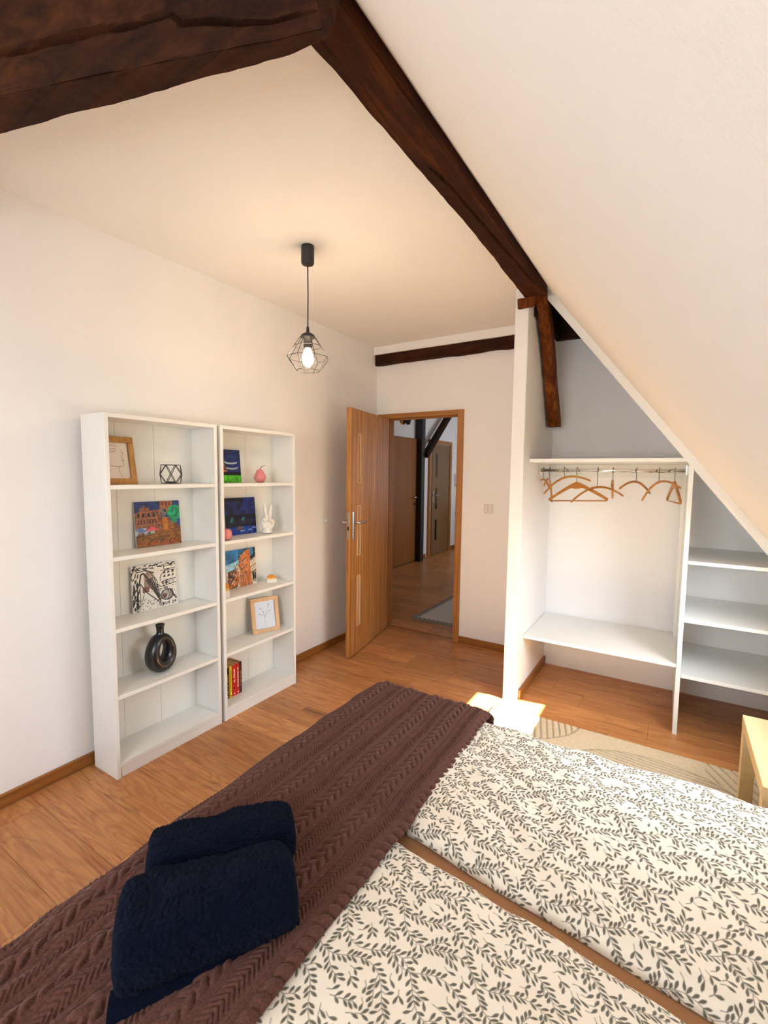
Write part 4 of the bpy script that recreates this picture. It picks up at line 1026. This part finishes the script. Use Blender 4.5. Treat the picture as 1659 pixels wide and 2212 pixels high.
# ------------------------------------------------------------------ rug beside the bed
def big_rug():
    x0, x1, y0, y1 = 1.560, 3.30, 1.45, 2.895
    nx, ny = 420, 350
    X, Y = np.meshgrid(np.linspace(x0, x1, nx), np.linspace(y0, y1, ny), indexing='ij')
    h = 0.011+0.0012*fbm(X*90, Y*90, 0, 2)
    def groove(dist, w_=.0045): return -0.006*np.exp(-(dist/w_)**2)
    # straight ribs parallel to y at the left, ribs inside an arch in the middle, fans to the right
    g = np.zeros_like(X)
    per = .030
    regA = (X < 2.03+0.10*(Y-2.6)) & (((X-1.62)/.46)**2+((Y-2.93)/.36)**2 < 1)
    g = np.where(regA, groove(np.abs(((X+0.25*(Y-2.7)-x0)/.036) % 1-.5)*.036), g)
    rA = np.abs(np.sqrt(((X-1.62)/.46)**2+((Y-2.93)/.36)**2)-1)*.4; g += np.where(X < 2.12, groove(rA), 0)
    cxr, cyr = 2.47, 2.52; rr = np.sqrt(((X-cxr)/.40)**2+((Y-cyr)/.26)**2)
    regB = (rr < 1) & (Y > cyr-.3)
    g += np.where(regB, groove(np.abs(((Y+.10*(X-2.4))/.026) % 1-.5)*.026), 0); g += groove(np.abs(rr-1)*.33)
    a = np.arctan2(Y-2.30, X-3.05); regC = (X > 2.70) & (rr > 1.05)
    g += np.where(regC, groove(np.abs(((X*0.9+(Y-2.6)*0.5)/.045) % 1-.5)*.045), 0)
    h = np.maximum(h+np.maximum(g, -0.007), 0.002)
    e = np.minimum(np.minimum(X-x0, x1-X), np.minimum(Y-y0, y1-Y)); h = np.where(e < .004, .001, h)
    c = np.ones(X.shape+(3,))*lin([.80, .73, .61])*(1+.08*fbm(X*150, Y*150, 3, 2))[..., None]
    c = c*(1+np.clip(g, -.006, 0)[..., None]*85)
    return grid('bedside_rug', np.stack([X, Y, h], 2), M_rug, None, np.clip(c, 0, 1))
tag(big_rug(), 'cream wool rug with carved lines on the floor beside the bed', 'rug')

# ------------------------------------------------------------------ bed
bed = thing('bed', 'low double bed under brown throw and leaf print duvets', 'bed', (2.4, 1.0, 0))
boxes('bed_frame', [(1.44, 3.45, 0.16, 0.19, .12, .28), (1.44, 3.45, 1.82, 1.85, .12, .28), (1.44, 1.47, 0.19, 1.82, .12, .28), (3.42, 3.45, 0.19, 1.82, .12, .28)], M_bedwood, bed)
for x in (1.50, 3.35):
    for y in (0.22, 1.74): box('leg', x, x+.05, y, y+.05, 0.014 if y > 1.45 else 0, .12, M_bedwood, bed)
box('slatted_base', 1.47, 3.42, 0.19, 1.82, .20, .24, M_bedwood, bed)
def soft_box(name, x0, x1, y0, y1, z0, z1, m, parent, r_=.04):
    bm = bmesh.new(); bm_box(bm, x0, x1, y0, y1, z0, z1); bmesh.ops.bevel(bm, geom=list(bm.edges), offset=r_, segments=5, affect='EDGES'); return link(name, me_bm(bm, True), m, parent)
soft_box('mattress', 1.44, 3.44, 0.18, 1.838, .242, .445, M_mattress, bed, .035)
def sheet():
    X, Y = np.meshgrid(np.linspace(1.46, 3.42, 120), np.linspace(.20, 1.818, 100), indexing='ij')
    Z = .448+.002*fbm(X*4, Y*4, 9); return grid('fitted_sheet', np.stack([X, Y, Z], 2), M_sheet, bed)
sheet()

# leaf print: stems with alternate leaves painted into a tile
def leaf_print(w_, h_, res, seed=1):
    nx, ny = int(w_/res), int(h_/res); K_ = .78
    base = np.array(lin([.905, .865, .80])); ink = np.array(lin([.385, .365, .31]))
    img = np.zeros((nx, ny)); occ = np.zeros((nx, ny), bool); q = random.Random(seed)
    def seg(x0, y0, x1, y1, r0, r1, wr=1.0, test=False):
        m_ = max(r0, r1)+2*res; a0 = int((min(x0, x1)-m_)/res); a1 = int((max(x0, x1)+m_)/res)+1; b0 = int((min(y0, y1)-m_)/res); b1 = int((max(y0, y1)+m_)/res)+1
        a0, b0 = max(a0, 0), max(b0, 0); a1, b1 = min(a1, nx), min(b1, ny)
        if a1 <= a0 or b1 <= b0: return None
        gx, gy = np.meshgrid((np.arange(a0, a1)+.5)*res, (np.arange(b0, b1)+.5)*res, indexing='ij')
        dx, dy = x1-x0, y1-y0; t = np.clip(((gx-x0)*dx+(gy-y0)*dy)/(dx*dx+dy*dy+1e-12), 0, 1)
        return a0, a1, b0, b1, np.sqrt((gx-x0-t*dx)**2+(gy-y0-t*dy)**2), t
    def leaf(x, y, a, l, force=False):
        l *= K_
        x1, y1 = x+l*math.cos(a), y+l*math.sin(a)
        s = seg(x, y, x1, y1, .0045, .0045)
        if s is None: return False
        a0, a1, b0, b1, d, t = s
        r_ = .0005+.0027*np.clip(np.sin(np.pi*np.clip(t, 0, 1)**1.5*0.88+.05), 0, 1)**.8
        inside = d < r_
        if not force and (occ[a0:a1, b0:b1] & (d < r_+.0016) & (t > .3)).any(): return False
        img[a0:a1, b0:b1] = np.maximum(img[a0:a1, b0:b1], np.clip((r_-d)/res+.5, 0, 1)); occ[a0:a1, b0:b1] |= inside; return True
    def stem(x0, y0, x1, y1, r_=.00065):
        s = seg(x0, y0, x1, y1, r_, r_)
        if s is None: return
        a0, a1, b0, b1, d, t = s
        img[a0:a1, b0:b1] = np.maximum(img[a0:a1, b0:b1], np.clip((r_-d)/res+.6, 0, 1)*.95); occ[a0:a1, b0:b1] |= d < r_*.6
    def branch(x, y, a, n, turn, depth):
        side = 1
        for k in range(n):
            st_ = .0100; a += turn+q.uniform(-.05, .05); nx_, ny_ = x+st_*math.cos(a), y+st_*math.sin(a)
            ia, ib = int(nx_/res), int(ny_/res)
            if not (-40 < ia < nx+40 and -40 < ib < ny+40): return
            if k > 0 and depth > 0 and 0 <= ia < nx and 0 <= ib < ny and occ[ia, ib]: return
            ok = leaf(nx_, ny_, a+side*q.uniform(.6, .85), q.uniform(.019, .024))
            if q.random() < .75: ok = leaf(nx_, ny_, a-side*q.uniform(.5, .75), q.uniform(.017, .022)) or ok
            if not ok and depth > 0: return
            stem(x, y, nx_, ny_); x, y = nx_, ny_
            if depth == 0 and k % 4 == 2: subs.append((x, y, a+side*.85, q.randint(4, 6), -side*.09*q.uniform(.5, 1.5), 1))
            side = -side
        leaf(x, y, a, .022)
    subs = []
    y = -.02; i = 0
    while y < h_+.1:
        x = -.05; a = R(18); ph = q.uniform(0, 6)
        xx, yy = x, y; n = int((w_+.2)/.0092)
        side = 1
        for k in range(n):
            a = R(-14)+.75*math.sin(k*.27+ph); nx_, ny_ = xx+.0100*math.cos(a), yy+.0100*math.sin(a); stem(xx, yy, nx_, ny_); xx, yy = nx_, ny_
            leaf(xx, yy, a+side*.85, q.uniform(.019, .024)); 
            if k % 3 == 1: subs.append((xx, yy, a-side*1.0, q.randint(3, 7), side*.12, 1))
            else: leaf(xx, yy, a-side*.75, q.uniform(.017, .021))
            side = -side
        y += .062; i += 1
    q.shuffle(subs)
    for s in list(subs): branch(*s)
    # fill remaining gaps with loose sprigs
    for _ in range(int(w_*h_*9000)):
        x, y = q.uniform(0, w_), q.uniform(0, h_); ia, ib = min(int(x/res), nx-1), min(int(y/res), ny-1); m_ = int(.0075/res)
        if not occ[max(ia-m_, 0):ia+m_, max(ib-m_, 0):ib+m_].any(): branch(x, y, R(-14)+q.choice([-1, 1])*q.uniform(.2, 1.0), q.randint(2, 4), q.uniform(-.15, .15), 1)
    return base, ink, img
RES = .0015
def duvet(name, label, x0, xf, x1, ya, yb, zt, zb, seed, near_drop, gap_low, edge_wave):
    wx, wy = x1-x0, yb-ya; skirt = .075
    nv = int((wy+2*skirt)/RES); u = np.arange(0, xf-x0, RES); nfine = len(u); u = np.concatenate([u, np.arange(xf-x0, wx, .006)])
    s = np.linspace(-skirt, wy+skirt, nv); Ug, Sg = np.meshgrid(u, s, indexing='ij')
    # cross profile: flat top with rounded edges curling down on both long sides
    rr = skirt*0.62
    def prof(d):    # d = arc distance outside the flat top, returns (outward, down)
        a = np.clip(d/rr, 0, np.pi/2*1.15); return rr*np.sin(a)*0.8, rr*(1-np.cos(a))
    inset = .035
    Yv = np.clip(Sg, inset, wy-inset); dn, df = np.clip(inset-Sg, 0, None), np.clip(Sg-(wy-inset), 0, None)
    on, dwn = prof(dn); of, dwf = prof(df)
    Y = ya+Yv-on+of; X = x0+Ug+0*Y
    wob = edge_wave*(noise(X*6, 3.3*seed)+.5*noise(X*15, 5.1*seed))
    f = np.clip(1-Sg/.35, 0, 1) if gap_low else np.clip(1-(wy-Sg)/.35, 0, 1)      # the gap between the duvets runs slightly askew
    Y = Y+(wob-.115*(X-2.02))*f
    mid = np.sin(np.pi*np.clip(Sg/wy, 0, 1))
    Z = zt-dwn*near_drop-dwf*1.0+.012*mid+.006*fbm(X*5, Y*5, seed, 3)+.0035*np.abs(fbm(X*3+Y*7, Y*10-X*3, seed+4, 2))
    Z = Z+.004*np.sin((X*0.8+Y*1.3)*26+2*noise(X*3, Y*3, 6))*sstep(.1, .9, noise(X*2.2, Y*2.2, seed*3)*.5+.5)
    Z = np.maximum(Z, zb)
    base, ink, img = leaf_print(wx+.02, wy+2*skirt+.02, RES, seed)
    im = img[np.minimum(np.rint(u/RES).astype(int), img.shape[0]-1)][:, :nv]
    c = base*(1-im[..., None])+ink*im[..., None]
    return tag(grid(name, np.stack([X, Y, Z], 2), M_print, None, c), label, 'duvet', 'leaf print duvets')
duvet('duvet', 'far leaf print duvet, beside the rug', 1.78, 2.86, 3.34, 1.118, 1.800, .505, .452, 3, 1.0, True, .005)
duvet('duvet', 'near leaf print duvet, in front of the tan gap', 1.78, 2.80, 3.34, .36, 1.066, .490, .452, 5, .9, False, .007)

# brown cable knit throw across the foot of the bed
def throw():
    du, dv = .0026, .0026
    top = .50                      # flat part 1.40 .. 1.90
    s0 = -.34; s = np.arange(s0, top, du); vlen = np.arange(.02, 1.925, dv)
    Sg, Vg = np.meshgrid(s, vlen, indexing='ij')
    foot = 1.405-.015*np.sin((Vg-.3)*1.4)+.012*noise(Vg*3, 2.2)
    r_ = .085
    a = np.clip(-Sg/r_, 0, np.pi/2*.93)
    over = np.clip(-Sg-r_*np.pi/2*.93, 0, None)
    X = foot+np.clip(Sg, 0, None)-r_*np.sin(a)-over*.18
    Zt = .530-r_*(1-np.cos(a))-over*.98
    # far end curls down over the long side of the bed
    yend = 1.785; b = np.clip((Vg-yend)/.036, 0, np.pi/2*.95); ov2 = np.clip(Vg-yend-.036*np.pi/2*.95, 0, None)
    Y = np.minimum(Vg, yend)+.036*np.sin(b)+ov2*.05
    cut = np.minimum(.036*(1-np.cos(b))+ov2*.98, .5)
    Z = Zt-cut
    # dip over the gap between the duvets, soft undulation
    Z = Z+.010*fbm(X*3.3, Y*2.2, 5, 2)-.006*np.exp(-((Y-1.09)/.05)**2)*(Sg > .1)
    crumple = sstep(.95, .35, Vg)*sstep(.42, .05, Sg)
    Z = Z+crumple*.013*np.sin((X*0.9-Y*.30)*120+4.5*fbm(X*4, Y*2.5, 8, 3))*(.6+.4*noise(X*6, Y*5, 3))
    sidew = sstep(.0, -.15, Sg); X = X+sidew*.012*np.sin(Vg*21+2*noise(Vg*4, 1.0))
    # knit relief
    per = .125; c = (Sg+.02+.006*np.sin(Vg*3)+crumple*.03*fbm(X*5, Y*4, 4, 2)) % per
    h = np.zeros_like(c)
    bc, bw, Lb = .026, .016, .052
    Lp, la, lb_ = .032, .024, .0088
    for sd in (-1, 1):
        t0 = (Vg/Lp+(.5 if sd > 0 else 0)) % 1-.5; wgt = (.78+.22*np.sin(0)) 
        for sh in (-1, 0, 1):
            vv = (t0+sh)*Lp; xx = c-(bc+sd*.0075); th_ = R(27)*sd
            a_ = vv*math.cos(th_)-xx*math.sin(th_); b_ = vv*math.sin(th_)+xx*math.cos(th_)
            q_ = 1-(a_/la)**2-(b_/lb_)**2
            h = np.maximum(h, np.sqrt(np.clip(q_, 0, None))*.0092*(1-.30*np.clip(a_/la, -1, 1)))
    for rc in (.0495, .0575, .1135, .1205): h = np.maximum(h, .0035*np.exp(-((c-rc)/.0026)**2))
    hc = .0855; t = (Vg+1.0*np.abs(c-hc))/.0125; inb = np.abs(c-hc) < .0215
    h = np.where(inb, np.maximum(h, .0055*np.clip(.5+.5*np.sin(2*np.pi*t), 0, 1)**.7*sstep(.0215, .018, np.abs(c-hc))), h)
    h = h+.0008*noise(Sg*300, Vg*300)
    # edge: last few centimetres rolled down onto the duvets, wavy
    e = np.clip(top-Sg, 0, 1); Z = Z-.016*np.exp(-(e/.006)**2); X = X+.006*noise(Vg*9, 7.7)*(Sg > .3)
    P = np.stack([X, Y, Z], 2)
    nrm_ = np.cross(np.gradient(P, axis=0), np.gradient(P, axis=1)); nrm_ /= np.linalg.norm(nrm_, axis=2)[..., None]+1e-9
    P = P+nrm_*h[..., None]
    return grid('throw_blanket', P, M_throw)
tag(throw(), 'brown plush cable knit throw across the foot of the bed', 'blanket')

# ------------------------------------------------------------------ rolled navy towels
def towel(name, label, cl, cr, rx, rz, seed, flap=False, rxr=None, rzr=None):
    """rolled bundle from left-end centre cl to right-end centre cr"""
    cl, cr = Vector(cl), Vector(cr); ax = (cr-cl); Ln = ax.length; ax.normalize(); side = Vector((ax.y, -ax.x, 0)).normalized(); up = Vector((0, 0, 1))
    rxr = rxr or rx; rzr = rzr or rz
    n, m = 150, 220; T = np.linspace(0, 1, n); A = np.linspace(0, 2*np.pi, m, endpoint=True)
    Tg, Ag = np.meshgrid(T, A, indexing='ij')
    endr = np.sqrt(np.clip(1-(np.abs(Tg*2-1)/1.0)**14, 0, 1))**.8
    RX = (rx+(rxr-rx)*Tg)*(.22+.78*endr); RZ = (rz+(rzr-rz)*Tg)*(.30+.70*endr)
    ca, sa = np.cos(Ag), np.sin(Ag); e_ = .85
    xs = RX*np.sign(ca)*np.abs(ca)**e_; zs = RZ*np.sign(sa)*np.abs(sa)**e_
    zs = np.maximum(zs, -rz*.92)
    cA, sA = np.cos(Ag)*1.5+9, np.sin(Ag)*1.5+9
    bump_ = .006*fbm(Tg*5+seed, cA, sA, 3)+.0030*fbm(Tg*90, cA*15, sA*15, 2)
    # fold groove of the outer layer
    bump_ = bump_+.004*noise(Tg*9, cA, sA)
    P = np.array(cl)+Tg[..., None]*Ln*np.array(ax)+(xs+bump_*ca)[..., None]*np.array(side)+(zs+bump_*sa)[..., None]*np.array(up)
    root = thing(name, label, 'towel', (cl+cr)/2, 'navy towels on the brown throw')
    g = grid('towel_roll', P, M_towel, root)
    if flap:
        nu, nv = 60, 120; U, V = np.meshgrid(np.linspace(0, 1, nu), np.linspace(.0, 1.0, nv), indexing='ij')
        off = (rx+(rxr-rx)*V)*.60+U*(.052-.052*V); z_ = -.044-U*.006+.008*np.sin(U*np.pi)
        Pf = np.array(cl)+(V*Ln)[..., None]*np.array(ax)+off[..., None]*np.array(side)+z_[..., None]*np.array(up)
        grid('loose_edge', Pf, M_towel, root, back=(0, 0, -.010))
    return root
towel('rolled_towel', 'larger rolled navy towel, the nearer of the two', (1.592, .448, .590), (1.802, .738, .586), .114, .072, 1, True, .090, .068)
towel('rolled_towel', 'smaller rolled navy towel behind the larger one', (1.456, .596, .574), (1.676, .872, .570), .080, .056, 2, False, .080, .055)
